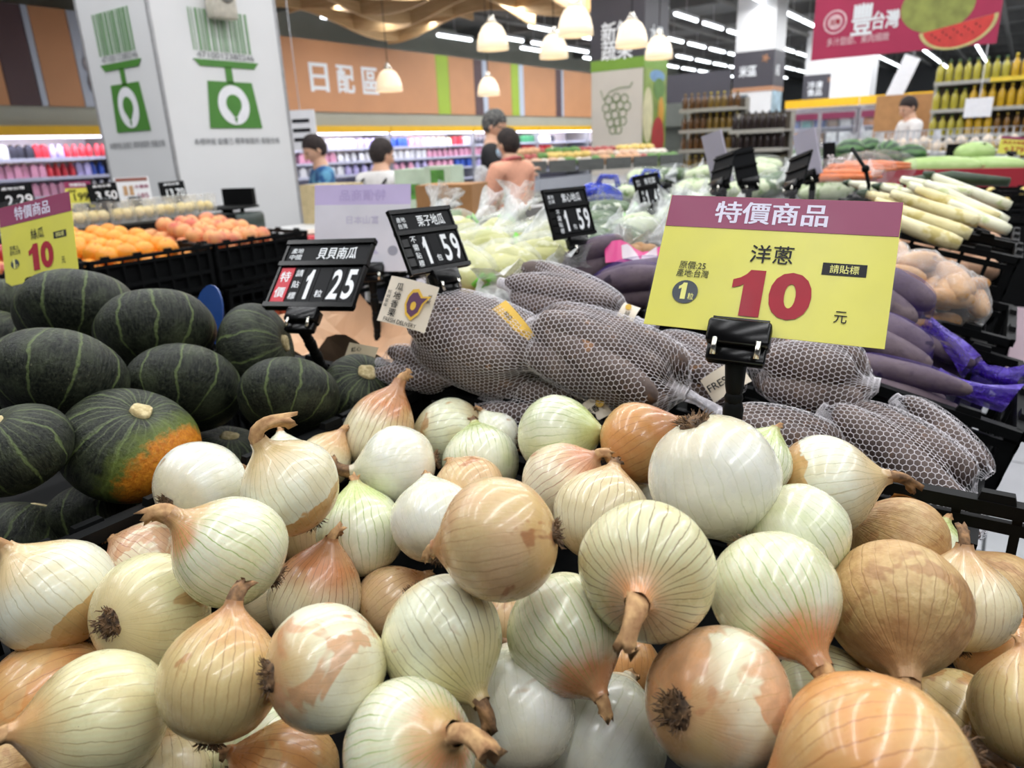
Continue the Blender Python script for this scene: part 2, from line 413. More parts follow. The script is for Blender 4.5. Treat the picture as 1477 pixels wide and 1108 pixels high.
def papery_flap(seed, th0, w, z0, z1):
    """a loose flake of dry skin lifting off the bulb"""
    rg = random.Random(seed); mb = MB(); vs = []; fs = []; n, m = 8, 6
    for j in range(m):
        for i in range(n):
            t = i / (n - 1); s = j / (m - 1); z = z0 + (z1 - z0) * s + rg.uniform(-.03, .03)
            r = sqrt(max(.02, 1 - min(z, .97) ** 2 * .95)); lift = 1.03 + .16 * t ** 3 + .05 * s * s + rg.uniform(0, .02)
            a = th0 + w * t + rg.uniform(-.03, .03)
            vs.append((cos(a) * r * lift, sin(a) * r * lift, z * lift))
    for j in range(m - 1):
        for i in range(n - 1): fs.append((j * n + i, j * n + i + 1, (j + 1) * n + i + 1, (j + 1) * n + i))
    mb.add(vs, fs, 0, True); return mb
FLAPM = onion_material('papery_onion_flap', (190, 148, 102), (178, 132, 88), (186, 142, 96), (140, 98, 62), .5, None, rough=.5, wrinkle=.3)

# px, py, radius in px, distance, direction of the neck in the picture, its tilt to the viewer, skin, neck, label
ONIONS = {
    1: (933, 822, 101, 0.4694, -108, 0.9, 'veined', 1.0, 'pale yellow onion showing its face with a thick stalk drooping from an orange centre'),
    2: (722, 778, 89, 0.4624, 187, -0.25, 'tan', 0.35, 'tan onion with brown blotches and roots on its right, resting on top of the heap'),
    3: (1028, 685, 93, 0.5664, -72, -0.35, 'white', 0.5, 'big white onion with dark root tuft upward in front of the yellow sign clip'),
    4: (1114, 850, 88, 0.4895, -63, 0.4, 'green_orange', 1.0, 'green-striped white onion pointing down with a long cut orange neck'),
    5: (1291, 872, 96, 0.5092, -90, 0.62, 'dry', 0.9, 'dry tan onion with wrinkled skin and a stubby neck pointing straight down'),
    6: (1186, 700, 73, 0.6369, 8, -0.05, 'half', 0.6, 'white onion with tan lower half and frayed neck by the rear crate rim'),
    7: (1150, 768, 74, 0.5483, -60, -0.3, 'green', 0.3, 'plain pale green onion wedged behind the green-striped onion'),
    8: (1034, 1012, 106, 0.4498, 12, -0.8, 'orange_half', 0.3, 'onion with a big brown root scar facing out and an orange upper skin'),
    9: (1266, 1117, 142, 0.3811, 192, 0.15, 'orange', 0.6, 'largest orange onion, at the bottom edge, neck to the left'),
    10: (864, 1070, 96, 0.5296, 60, -0.4, 'white', 0.3, 'smooth plain white onion at the bottom centre without any neck showing'),
    11: (812, 910, 84, 0.5008, -60, 0.4, 'green_orange', 0.5, 'pale onion with brown veins and a short pinkish neck, under the drooping-stalk onion'),
    12: (636, 918, 88, 0.4815, -56, 0.4, 'half_green', 0.7, 'green-veined onion with a tan flap on top and knotted brown neck at lower right'),
    13: (590, 1085, 98, 0.4299, 20, 0.85, 'green_orange', 0.9, 'green-lined onion at the bottom with a curled thin stalk facing out'),
    14: (467, 962, 88, 0.4555, 10, -0.35, 'orange_half', 0.4, 'white onion with orange patch on top and hairy roots at its left'),
    15: (317, 985, 86, 0.4743, 88, 0.15, 'yellow_tan', 0.6, 'yellowish brown onion with a twisted neck pointing up'),
    16: (148, 1035, 96, 0.4925, 190, 0.25, 'yellow_green', 0.4, 'yellow-green onion with orange underside and blunt neck at its left'),
    17: (70, 1015, 92, 0.6146, 30, -0.05, 'orange', 0.6, 'orange-brown onion behind the blunt-necked one, dark neck to its upper right'),
    18: (218, 885, 84, 0.6048, 15, -0.7, 'yellow_green', 0.3, 'yellowish onion with a round dark root patch facing out'),
    19: (84, 862, 80, 0.6332, 138, 0.05, 'half', 0.7, 'white onion with tan bottom and neck bent to the upper left, nearest the pumpkins'),
    20: (338, 797, 78, 0.5848, 150, 0.15, 'green_orange', 0.9, 'veined cream onion lying sideways, long thin neck over the white onion behind'),
    21: (289, 703, 66, 0.7293, 30, -0.62, 'white', 0.3, 'glossy white onion with root patch, next to the orange-blotched pumpkin'),
    22: (420, 705, 70, 0.6876, 125, 0.35, 'half', 0.9, 'white onion with tan base and long brown stalk curling over its top'),
    23: (522, 770, 65, 0.781, 100, 0.1, 'green', 0.3, 'green-white onion with a ragged tan patch below, middle of the heap'),
    24: (576, 670, 57, 0.8443, 188, 0.0, 'white', 0.7, 'shiny round white onion with a twisted brown stalk to its left'),
    25: (542, 632, 52, 0.9313, 68, 0.0, 'orange_tip', 1.2, 'tall pointed onion with pinkish brown tip, rear corner beside the small pumpkin'),
    26: (650, 625, 53, 0.9868, 190, -0.1, 'half_green', 0.4, 'white onion with tan patch on its front by the rear crate rim'),
    27: (694, 668, 56, 0.8801, 100, -0.3, 'green', 0.3, 'pale green-white onion behind the tan rooted one, rear of the heap'),
    28: (676, 712, 54, 0.8001, 120, -0.45, 'tan', 0.2, 'tan onion showing a wide grey root crown, just behind the blotched onion'),
    29: (626, 752, 62, 0.7269, 100, -0.35, 'white', 0.2, 'glossy lilac-white onion left of the blotched tan onion'),
    30: (803, 630, 60, 0.8415, 8, 0.4, 'green', 0.2, 'bright light-green onion with brown stub at its right, rear row'),
    31: (922, 640, 59, 0.8043, 30, 0.25, 'orange', 0.3, 'orange-tan onion in the rear row left of the big white onion'),
    32: (812, 698, 60, 0.7649, 40, 0.45, 'pink', 0.5, 'pinkish onion with red veins and an open hollow neck'),
    33: (868, 746, 70, 0.6866, 75, -0.2, 'tan_pale', 0.3, 'pale tan onion with few brown lines above the drooping-stalk onion'),
    34: (452, 868, 64, 0.7181, 78, 0.4, 'orange_tip', 0.5, 'upright brown-necked onion low between two white ones, mid heap'),
    35: (566, 870, 54, 0.7498, 40, 0.0, 'tan', 0.3, 'brown onion half hidden behind the green-veined flap onion'),
    36: (216, 808, 56, 0.712, 150, -0.3, 'pink', 0.3, 'white and pink onion by the crate corner below the glossy root-patch onion'),
    37: (413, 682, 52, 0.8218, 100, -0.2, 'white', 0.2, 'white onion half hidden behind the curling-stalk onion'),
    38: (465, 668, 40, 0.8896, 60, 0.1, 'tan_pale', 0.5, 'small pale onion at the left rim beside the pointed onion'),
    39: (748, 1030, 86, 0.5001, 100, -0.3, 'white', 0.3, 'dull white onion in the shade under the knotted neck'),
    40: (716, 1120, 66, 0.5462, 100, -0.3, 'tan', 0.3, 'tan onion low at the bottom edge between two white onions'),
    41: (415, 1120, 78, 0.4952, 160, 0.1, 'orange', 0.3, 'orange blushed onion cut by the bottom edge, below the hairy-rooted onion'),
    42: (232, 1135, 72, 0.5144, 100, -0.3, 'tan_pale', 0.3, 'cream onion cut by the bottom edge, beneath the blunt-necked onion'),
    43: (385, 1070, 60, 0.5502, 45, 0.0, 'green', 0.3, 'light green onion glimpsed below the twisted-neck onion'),
    44: (312, 1110, 60, 0.5687, 100, -0.2, 'veined', 0.3, 'shaded veined onion sunk at the bottom edge below the twisted-neck onion'),
    45: (1386, 872, 70, 0.5874, 78, 0.15, 'tan_pale', 0.7, 'pale onion with a dry brown neck at its top right, behind the stubby-necked onion'),
    46: (1300, 785, 66, 0.6537, 150, 0.05, 'dry', 0.3, 'dry onion wrapped in loose papery brown skin, right end of heap'),
    47: (1340, 800, 50, 0.6925, 60, -0.1, 'green', 0.3, 'greenish onion behind the papery-skinned one at the rear rim'),
    48: (1443, 855, 58, 0.6606, 120, 0.1, 'dry', 0.3, 'tan dry onion touching the right part of the rear crate rim'),
    49: (1485, 1030, 80, 0.4857, 80, 0.0, 'yellow_tan', 0.4, 'yellow-brown onion at the extreme right end, cut by the frame'),
    50: (1190, 1010, 78, 0.5203, 0, 0.0, 'veined', 0.3, 'pale striped onion in shade beneath the long cut neck'),
    51: (1375, 1035, 68, 0.5448, -50, 0.2, 'yellow_tan', 0.6, 'yellow-tan onion with ragged neck beside the largest orange onion'),
    52: (1440, 945, 64, 0.6144, 30, -0.2, 'orange', 0.3, 'orange-brown onion in shade near the right end of the heap'),
    53: (905, 965, 50, 0.6427, 90, -0.3, 'orange', 0.3, 'dark brownish onion deep in the gap under the drooping stalk'),
    54: (722, 890, 50, 0.7226, 90, -0.2, 'tan', 0.3, 'tan onion deep in the gap below the blotched onion'),
    55: (1090, 668, 50, 0.6196, 60, -0.1, 'green', 0.3, 'greenish onion hidden just behind the big white root-up onion'),
    56: (925, 705, 42, 0.8535, 30, 0.0, 'white', 0.3, 'small white onion showing only an edge left of the big white one'),
    57: (715, 628, 34, 0.9466, 120, 0.1, 'white', 0.5, 'little white onion behind the tan-patched onion at the rear rim'),
    58: (395, 862, 50, 0.7698, 30, 0.1, 'tan_pale', 0.3, 'pale tan onion in the gap below the curling-stalk onion'),
    59: (440, 775, 46, 0.8776, 100, -0.2, 'tan', 0.3, 'tan onion in the dark gap under the two stalk-bearing onions'),
    60: (10, 1120, 62, 0.5396, 25, 0.2, 'dry', 0.8, 'dry onion at the lower corner with a brown stalk, left end'),
    61: (1300, 1000, 60, 0.6079, 90, -0.2, 'tan', 0.3, 'tan onion sunk below the stubby-necked onion'),
    62: (1130, 1090, 60, 0.5495, 90, -0.2, 'white', 0.3, 'white onion sunk between the root-scar onion and the largest orange one'),
}
STALK = {1: .75, 9: .2, 13: .8, 14: .0, 20: .45, 22: 1.0, 24: .65, 4: .75, 5: .45, 6: .6, 19: .5, 60: .9, 16: .3, 17: .3, 12: .45, 11: .35, 15: .45, 25: .35, 34: .35, 32: .4, 45: .5, 51: .4, 30: .15, 26: .3, 38: .3, 57: .4}
POINT = {25: .8, 34: .55, 4: .25, 15: .2, 11: .15, 20: .15, 19: .1, 5: .1, 12: .1, 60: .3, 38: .3}
BEND = {22: (1, .25), 1: (-.35, -1), 13: (.5, -1), 24: (-1, -.1), 20: (-1, .2)}
FLAT = {1: .82, 18: .95}
for i, (px, py, rp, d, ang, tilt, kind, neck, label) in ONIONS.items():
    c = at(px, py, d); rd = ray(px, py); R = rp * d / FPX
    et = -rd.normalized(); er = (RIGHT - et * RIGHT.dot(et)).normalized(); eu = et.cross(er)
    a = radians(ang); s = sqrt(max(0, 1 - tilt * tilt))
    ax = (er * cos(a) + eu * sin(a)) * s + et * tilt
    q = Vector((0, 0, 1)).rotation_difference(ax) @ Quaternion((0, 0, 1), i * 1.37)
    if i in (1,): q = Vector((0, 0, 1)).rotation_difference(ax)
    t = thing('onion', label, 'onion', c - Vector((0, 0, R)), None, 'white onions heaped in the front crate')
    mb, ztop, nr = onion_bulb(i, neck, POINT.get(i, 0))
    if i in FLAT: mb.v = [(x, y, z * FLAT[i]) for x, y, z in mb.v]; ztop *= FLAT[i]
    mb.build('bulb', OM[kind], t, (0, 0, R), q, R)
    # bend the stalk towards the ground
    bd_ = BEND.get(i); dn = q.inverted() @ (Vector((0, 0, -1)) if bd_ is None else er * bd_[0] + eu * bd_[1]); bend = atan2(dn.y, dn.x)
    dry_stalk(i, ztop, nr, STALK.get(i, .22), bend, 2.6 if i == 22 else 1.0).build('dry_stalk', STALKD if i % 3 == 0 else STALKM, t, (0, 0, R), q, R)
    rt = root_tuft(i, 1.25 if i in (8, 3, 18, 14) else 1.0)
    if i in FLAT: rt.v = [(x, y, z * FLAT[i]) for x, y, z in rt.v]
    rt.build('root_tuft', ROOTM, t, (0, 0, R), q, R)
    if i in (46,): papery_flap(i, i * 1.1, 1.5, -.45, .55).build('papery_skin', FLAPM, t, (0, 0, R), q, R)

# ================================================================ BLACK PRODUCE CRATES
def lattice_wall(mb, a, b, z0, z1, t, nv, rails):
    """moulded openwork wall from a to b: ribs, rails and a castellated lip"""
    a, b = Vector(a), Vector(b); d = (b - a).to_3d(); L = d.length; x = d.normalized()
    M = Matrix.Translation((a.x, a.y, 0)) @ Matrix((x, Vector((0, 0, 1)).cross(x), (0, 0, 1))).transposed().to_4x4()
    H = z1 - z0
    mb.box((L / 2, 0, z1 - .007), (L, t * 1.9, .014), 0, M)
    mb.box((L / 2, 0, z1 - .026), (L, t, .012), 0, M)
    for k in range(rails): mb.box((L / 2, 0, z0 + .006 + (H - .05) * k / rails), (L, t, .014), 0, M)
    for k in range(nv + 1):
        wd = .016 if k in (0, nv) else .008
        mb.box((min(max(L * k / nv, wd / 2), L - wd / 2), 0, (z0 + z1) / 2), (wd, t * .9, H - .005), 0, M)
    n2 = max(2, int(L / .11))
    for k in range(n2): mb.box((L * (k + .5) / n2, 0, z1 + .004), (.032, t * 1.5, .009), 0, M, .85)
def crate(label, x0, x1, y0, y1, z0, z1, tilt=0.0, rot=0.0, roll=0.0, liner=False, group='black produce crates of the front display', nvx=None, name='produce_crate', rails=3, clear=.0):
    c = thing(name, label, 'crate', ((x0 + x1) / 2, (y0 + y1) / 2, z0 + (x1 - x0) / 2 * roll), (tilt, roll, rot), group)
    w, d, h = (x1 - x0) / 2, (y1 - y0) / 2, z1 - z0; t = .008
    mb = MB(); n = max(3, int(2 * w / .08)); m = max(3, int(2 * d / .08))
    mb.box((0, 0, .004), (2 * w, 2 * d, .008)); mb.build('base', BLACK, c)
    if liner: mb = MB(); mb.box((0, 0, h / 2 - .01), (2 * w - .02, 2 * d - .02, h - .04)); mb.f.pop(1); mb.mi.pop(); mb.sm.pop(); mb.build('liner', BLACK, c)
    for a, b, nn in (((-w, -d), (w, -d), n), ((w, -d), (w, d), m), ((w, d), (-w, d), n), ((-w, d), (-w, -d), m)):
        mb = MB(); lattice_wall(mb, a, b, .008, h, t, nvx or int(nn * 1.7), rails); mb.build('side_panel', BLACK, c)
    return c
crate('black openwork crate holding the heap of onions', -.705, .20, .04, .765, .86, 1.058)
crate('black openwork crate holding the dark green pumpkins', -1.62, -.725, -.02, .81, .84, 1.05)
crate('black openwork crate under the white-netted sweet potato bags', -.70, .0, .79, 1.075, .84, .995, roll=.11)
crate('black openwork crate at the right under the purple net bags', -.37, .025, 1.10, 1.46, .85, 1.018, roll=.22)
crate('black openwork crate hidden at the left under the purple net bags', -.70, -.39, 1.10, 1.46, .86, 1.04)
crate('black openwork crate under the clear bag of potatoes', -.37, .005, 1.50, 1.80, .88, 1.046, roll=.2)
crate('lower black crate of loose pale potatoes behind the clear bag', -.40, .002, 1.83, 2.05, .99, 1.143, roll=.2)
crate('upper black crate of loose potatoes below the white stalks', -.42, -.004, 2.08, 2.34, 1.0, 1.146, roll=.2)
crate('black openwork crate lined with brown kraft paper behind the pumpkins', -1.30, -.74, .84, 1.12, .86, 1.03)
crate('long black openwork crate filled with bagged cabbages', -1.42, -.73, 1.15, 1.78, .90, 1.075)
crate('black openwork crate filled with bagged leafy greens', -1.42, -.45, 1.82, 2.6, .92, 1.10)
# stand that carries the crates
for lab, c_, d_ in (('black plinth under the onion crate', (-.252, .40, .427), (.90, .76, .854)), ('black plinth under the pumpkin crate', (-1.172, .395, .415), (.89, .83, .83)), ('black plinth under the net bag crates', (-.35, 1.12, .42), (.68, .68, .83)), ('black plinth under the clear potato bag crate', (-.33, 1.65, .415), (.64, .30, .83)), ('black plinth under the lower loose potato crate', (-.20, 1.94, .46), (.40, .20, .92)), ('black plinth under the upper loose potato crate', (-.21, 2.21, .47), (.40, .24, .94)), ('black plinth under the cabbage and greens crates', (-1.06, 1.47, .44), (.66, .60, .88)), ('black plinth under the greens crate', (-.94, 2.2, .455), (.92, .74, .91)), ('black plinth under the kraft lined crate', (-1.02, .98, .425), (.54, .26, .85))):
    sd = thing('display_stand', lab, 'stand', (c_[0], c_[1], 0)); mb = MB(); mb.box((0, 0, c_[2]), d_); mb.build('plinth', BLACK, sd)

# ================================================================ PUMPKINS
def pumpkin_material(name, orange=0.0, odir=(0, 0, 0)):
    q = NT(name, .45, 0, .22); oc = q.obj(); off = q.math('MULTIPLY', q.rand(), 61.0)
    pos = q.vadd(oc, q.comb(off, off, off)); sp = q.n('ShaderNodeSeparateXYZ'); q.l(oc, sp.inputs[0]); X, Y, Z = sp.outputs
    ang = q.math('ARCTAN2', Y, X); nl = q.noise(pos, 2.2, 3); nf = q.noise(pos, 16, 4, .65)
    st = q.n('ShaderNodeMapping'); st.inputs['Scale'].default_value = (9, 9, 2.0); q.l(pos, st.inputs[0]); ns = q.noise(st.outputs[0], 3.0, 3, .6)
    col = q.mix(q.mr(ns, .35, .7), lin((13, 18, 15)), lin((54, 58, 47)))
    col = q.mix(q.mr(nl, .48, .75, 0, .5), col, lin((84, 92, 68)))
    s = q.math('SINE', q.math('ADD', q.math('MULTIPLY', ang, 10.0), q.math('MULTIPLY', q.math('SUBTRACT', nl, .5), 3.0)))
    line = q.math('MULTIPLY', q.mr(s, .955, .995), q.mr(nf, .25, .5, .3, 1))
    col = q.mix(q.math('MULTIPLY', line, .62), col, lin((112, 128, 80)))
    s2 = q.mr(q.math('SINE', q.math('ADD', q.math('MULTIPLY', ang, 30.0), q.math('MULTIPLY', nl, 9.0))), .7, 1)
    col = q.mix(q.math('MULTIPLY', q.math('MULTIPLY', s2, q.mr(Z, .15, .6)), .35), col, lin((122, 132, 96)))
    col = q.mix(q.math('MULTIPLY', q.mr(nf, .66, .72), .35), col, lin((150, 150, 120)))
    if orange:
        d = q.n('ShaderNodeVectorMath', operation='DOT_PRODUCT'); q.l(oc, d.inputs[0]); d.inputs[1].default_value = odir
        v = q.math('ADD', d.outputs['Value'], q.math('MULTIPLY', q.math('SUBTRACT', q.noise(pos, 5, 4, .7), .5), .5))
        col = q.mix(q.mr(v, .22, .50, 0, .8), col, lin((96, 110, 44)))
        col = q.mix(q.mr(v, .50, .64), col, q.mix(q.mr(nf, .35, .65), lin((206, 134, 40)), lin((176, 100, 26))))
    q.color(col); q.bump(q.math('ADD', nf, q.math('MULTIPLY', ns, .8)), .5, .003)
    return q.m
PM = pumpkin_material('dark_green_pumpkin_rind'); 
CORK = strand_mat('corky_pumpkin_stem', (176, 156, 108), (218, 202, 156), 14)
def pumpkin_mesh(seed):
    rg = random.Random(seed); mb = MB(); pr = []
    for k in range(25):
        a = -pi / 2 + pi * k / 24; r = cos(a); z = sin(a)
        r = max(r, 0) ** .80; z = (abs(z) ** 1.0) * (1 if z > 0 else -1) * .70
        z -= .13 * max(0, 1 - r / .42) ** 1.5 * (1 if z > 0 else -1)
        pr.append((r, z))
    pr[0] = (0, pr[0][1]); pr[-1] = (0, pr[-1][1])
    mb.lathe(pr, 60); o = Vector((seed * 1.9, seed * 3.3, seed)); ph = 0
    vs = []
    for x, y, z in mb.v:
        p = Vector((x, y, z)); a = atan2(y, x); f = 1 + .016 * (abs(sin(5 * a - pi / 4)) ** .6 - .6) * hypot(x, y) + .05 * noise.noise(p * .9 + o)
        vs.append((x * f, y * f, z * (1 + .06 * noise.noise(p * 1.1 - o))))
    mb.v = vs; return mb
# px, py, half width px, distance, stem direction in picture, tilt to viewer, label
PUMPKINS = [
    (86, 546, 92, .8827, 76, -.35, 'smooth dark pumpkin leaning right, above the orange-blotched pumpkin'),
    (113, 453, 80, 1.1242, 84, -.40, 'pumpkin with a scabby pale patch on its right side, top of the heap'),
    (225, 478, 79, 1.0826, 93, -.35, 'pumpkin on top of the heap with three clear pale seams'),
    (267, 562, 79, 1.004, 80, -.45, 'plain dark pumpkin between the orange-blotched one and the many-seamed one'),
    (190, 642, 96, .844, 78, .62, 'pumpkin with a big orange blotch and round stem facing up'),
    (370, 503, 66, 1.1118, 12, .38, 'pumpkin lying on its side with its stem to the right, below the price board'),
    (418, 573, 71, .9751, 82, -.45, 'pumpkin with many bright green seams at the onion crate rim'),
    (521, 561, 56, 1.10, 70, .72, 'small greenish pumpkin with a pale round stem facing out, beside the pointed onion'),
    (22, 648, 78, .7469, 125, .35, 'big pumpkin cut by the left frame edge with wide pale seams'),
    (5, 497, 60, 1.1824, 60, -.2, 'pumpkin cut by the frame, second lowest of the three at the left edge'),
    (8, 448, 60, 1.2971, 90, -.2, 'small visible top of a pumpkin, highest at the left edge'),
    (328, 668, 66, 1.0717, 88, .45, 'shaded pumpkin under the others with a flat pale stem, near the glossy onion'),
    (40, 782, 80, .8781, 80, .1, 'dark pumpkin in deep shade at the lower left, above the bent-neck onion'),
    (128, 520, 66, 1.2927, 80, .1, 'half-hidden pumpkin behind the leaning dark pumpkin'),
    (150, 745, 75, .9027, 100, -.2, 'pumpkin in black shade beneath the orange-blotched pumpkin'),
    (-30, 830, 70, .7758, 60, .2, 'dark pumpkin barely showing at the frame edge beside the bent-neck onion'),
]
for i, (px, py, rp, d, ang, tilt, label) in enumerate(PUMPKINS):
    c = at(px, py, d); rd = ray(px, py); R = rp * d / FPX
    et = -rd.normalized(); er = (RIGHT - et * RIGHT.dot(et)).normalized(); eu = et.cross(er); a = radians(ang)
    ax = (er * cos(a) + eu * sin(a)) * sqrt(1 - tilt * tilt) + et * tilt
    q = Vector((0, 0, 1)).rotation_difference(ax) @ Quaternion((0, 0, 1), i * 1.1 + .3)
    t = thing('pumpkin', label, 'pumpkin', c - Vector((0, 0, R * .72)), None, 'dark green pumpkins heaped in the crate')
    m = PM
    if i == 4:
        od = q.inverted() @ (er * .74 - eu * .50 + et * .45).normalized(); m = pumpkin_material('orange_blotched_pumpkin_rind', 1, tuple(od))
    pumpkin_mesh(i + 3).build('rind', m, t, (0, 0, R * .72), q, R)
    SC = {7: 1.7, 5: 1.4, 11: 1.4}.get(i, 1.1); mb = MB(); mb.lathe([(.0, .685), (.05, .69), (.07, .675), (.10, .69), (.135, .675), (.14, .63), (.15, .58), (.19, .53)], 14)
    mb.v = [(x * SC * (1 + .15 * sin(3 * atan2(y, x) + i)), y * SC * (1 + .12 * cos(4 * atan2(y, x))), z) for x, y, z in mb.v]
    mb.build('stem', CORK, t, (0, 0, R * .72), q, R)

# ================================================================ SIGNS
def card_rot(yaw, tilt, roll=0):
    """upright card facing the aisle front; yaw turns it, tilt lays it back, roll spins it in its plane (degrees)"""
    yaw, tilt, roll = radians(yaw), radians(tilt), radians(roll)
    X = Vector((cos(yaw), sin(yaw), 0)); Z0 = Vector((sin(yaw), -cos(yaw), 0))
    Y = Vector((0, 0, 1)) * cos(tilt) - Z0 * sin(tilt)
    X2 = X * cos(roll) + Y * sin(roll); Y2 = Y * cos(roll) - X * sin(roll)
    return rmat(X2, Y2)
YEL = mat('yellow_sign_print', (222, 216, 84), .35, 0, .02, 20, 0)
MAG = mat('magenta_sign_print', (144, 44, 88), .5, 0, .02, 20, 0)
INKD = mat('dark_slate_ink', (40, 50, 60), .5, 0, .02, 50, 0)
LILACW = mat('lilac_white_ink', (226, 220, 240), .5, 0, .02, 50, 0)
INKY = mat('pale_yellow_ink', (236, 232, 130), .5, 0, .02, 50, 0)
SLEEVE = film('clear_sign_sleeve', (245, 245, 250), .02, .25, 8, .08, .02)
def rect(mb, x0, y0, x1, y1, z=0, t=.0003): mb.box(((x0 + x1) / 2, (y0 + y1) / 2, z + t / 2), (x1 - x0, y1 - y0, t))
def disc(mb, x, y, r, z, n=40): mb.add([(x + r * cos(2 * pi * k / n), y + r * sin(2 * pi * k / n), z) for k in range(n)], [tuple(range(n))])
def clip_stand(root, R, x, y, length, s=1.0, joints=4, base=True, end=None):
    """spring clip gripping the card's lower edge, on an articulated black stem; y is the card's lower edge"""
    mb = MB(); mb.rbox((x, y + .004 * s, .002), (.056 * s, .024 * s, .022 * s), .004 * s); mb.box((x, y + .016 * s, .004), (.05 * s, .006 * s, .008 * s))
    mb.rbox((x, y - .014 * s, .0), (.052 * s, .018 * s, .012 * s), .003 * s); mb.build('clip', BLACKG, root)
    mb = MB()
    for k in (-1, 1): mb = MB(); mb.tube([(x + k * .019 * s, y - .004 * s, .013 * s), (x + k * .019 * s, y - .020 * s, .011 * s)], .0028 * s, 8); mb.build('spring_pin', CHROME, root)
    dn = R.inverted() @ Vector((0, 0, -1)); p = Vector((x, y - .012 * s, -.004 * s)); mb = MB()
    if end is not None: e = R.inverted() @ (end - root.location) - p; length = e.length; dn = e.normalized()
    for k in range(joints):
        q = p + dn * (length / joints); w = .0085 * s
        mb.tube([p, p.lerp(q, .25), p.lerp(q, .75), q], [w * .8, w * 1.15, w * 1.0, w * .75], 8)
        mb.ball(q, w * 1.05, 10, 6); p = q
    if base: mb.tube([p - dn * .002, p + dn * .018 * s], [.012 * s, .016 * s], 10)
    mb.build('stem', BLACK, root)

def sale_sign(label, c, R, W, H, name_zh, price, unit, orig, origin, fx_clip, stem, tag_zh='請貼標', thin=False):
    t = thing('price_sign', label, 'sign', c, R.to_quaternion().to_euler(), None)
    X = lambda f: (f - .5) * W
    Y = lambda f: (.5 - f) * H
    mb = MB(); mb.box((0, -.004 * H / .15, -.0006), (W, H * .95, .0008)); mb.build('card', YEL, t)
    mb = MB(); rect(mb, -W / 2 + .0004, Y(.286), W / 2 - .0004, Y(.054)); mb.build('header_band', MAG, t)
    mb = MB(); mb.box((0, 0, .0014), (W * 1.01, H * 1.01, .0003)); mb.build('sleeve', SLEEVE, t)
    text('特價商品', W * .485, H * .155, LILACW, t, X(.467), Y(.168), .0007, .022)
    text(name_zh, W * .18, H * .125, INKK, t, X(.505), Y(.455), .0007, .008)
    text(orig, W * .12, H * .055, INKK, t, X(.168), Y(.565), .0007, .004)
    text(origin, W * .145, H * .055, INKK, t, X(.175), Y(.622), .0007, .004)
    mb = MB(); rect(mb, X(.72), Y(.565), X(.895), Y(.485)); mb.build('tag_box', INKK, t)
    text(tag_zh, W * .115, H * .055, INKY, t, X(.808), Y(.525), .0007, .006)
    mb = MB(); disc(mb, X(.158), Y(.755), .058 * W, .0006); mb.build('unit_disc', INKD, t)
    text('1', W * .036, H * .115, INKY, t, X(.145), Y(.75), .0009, .04)
    text(unit, W * .026, H * .045, INKY, t, X(.187), Y(.785), .0009, .01)
    text(price, W * .335, H * .315, INKR, t, X(.528), Y(.727), .0007, .07)
    text('元', W * .05, H * .075, INKK, t, X(.82), Y(.835), .0007, .005)
    clip_stand(t, R, X(fx_clip), -H / 2 - .007, stem, W / .21)
    return t
R = card_rot(11, 36, -2.9)
sale_sign('large yellow and magenta onion price sign reading 10, on a black clip stem', at(1110, 377, .666), R, .21, .15, '洋蔥', '10', '粒', '原價:25', '產地:台灣', .43, .17)
R = card_rot(25, 22, 10.8)
sale_sign('smaller yellow sale sign at the left frame edge, glare across it, reading 10', at(54, 342, 1.25), R, .145, .152, '絲瓜', '10', '粒', '原價:25', '產地:台灣', .45, .24)

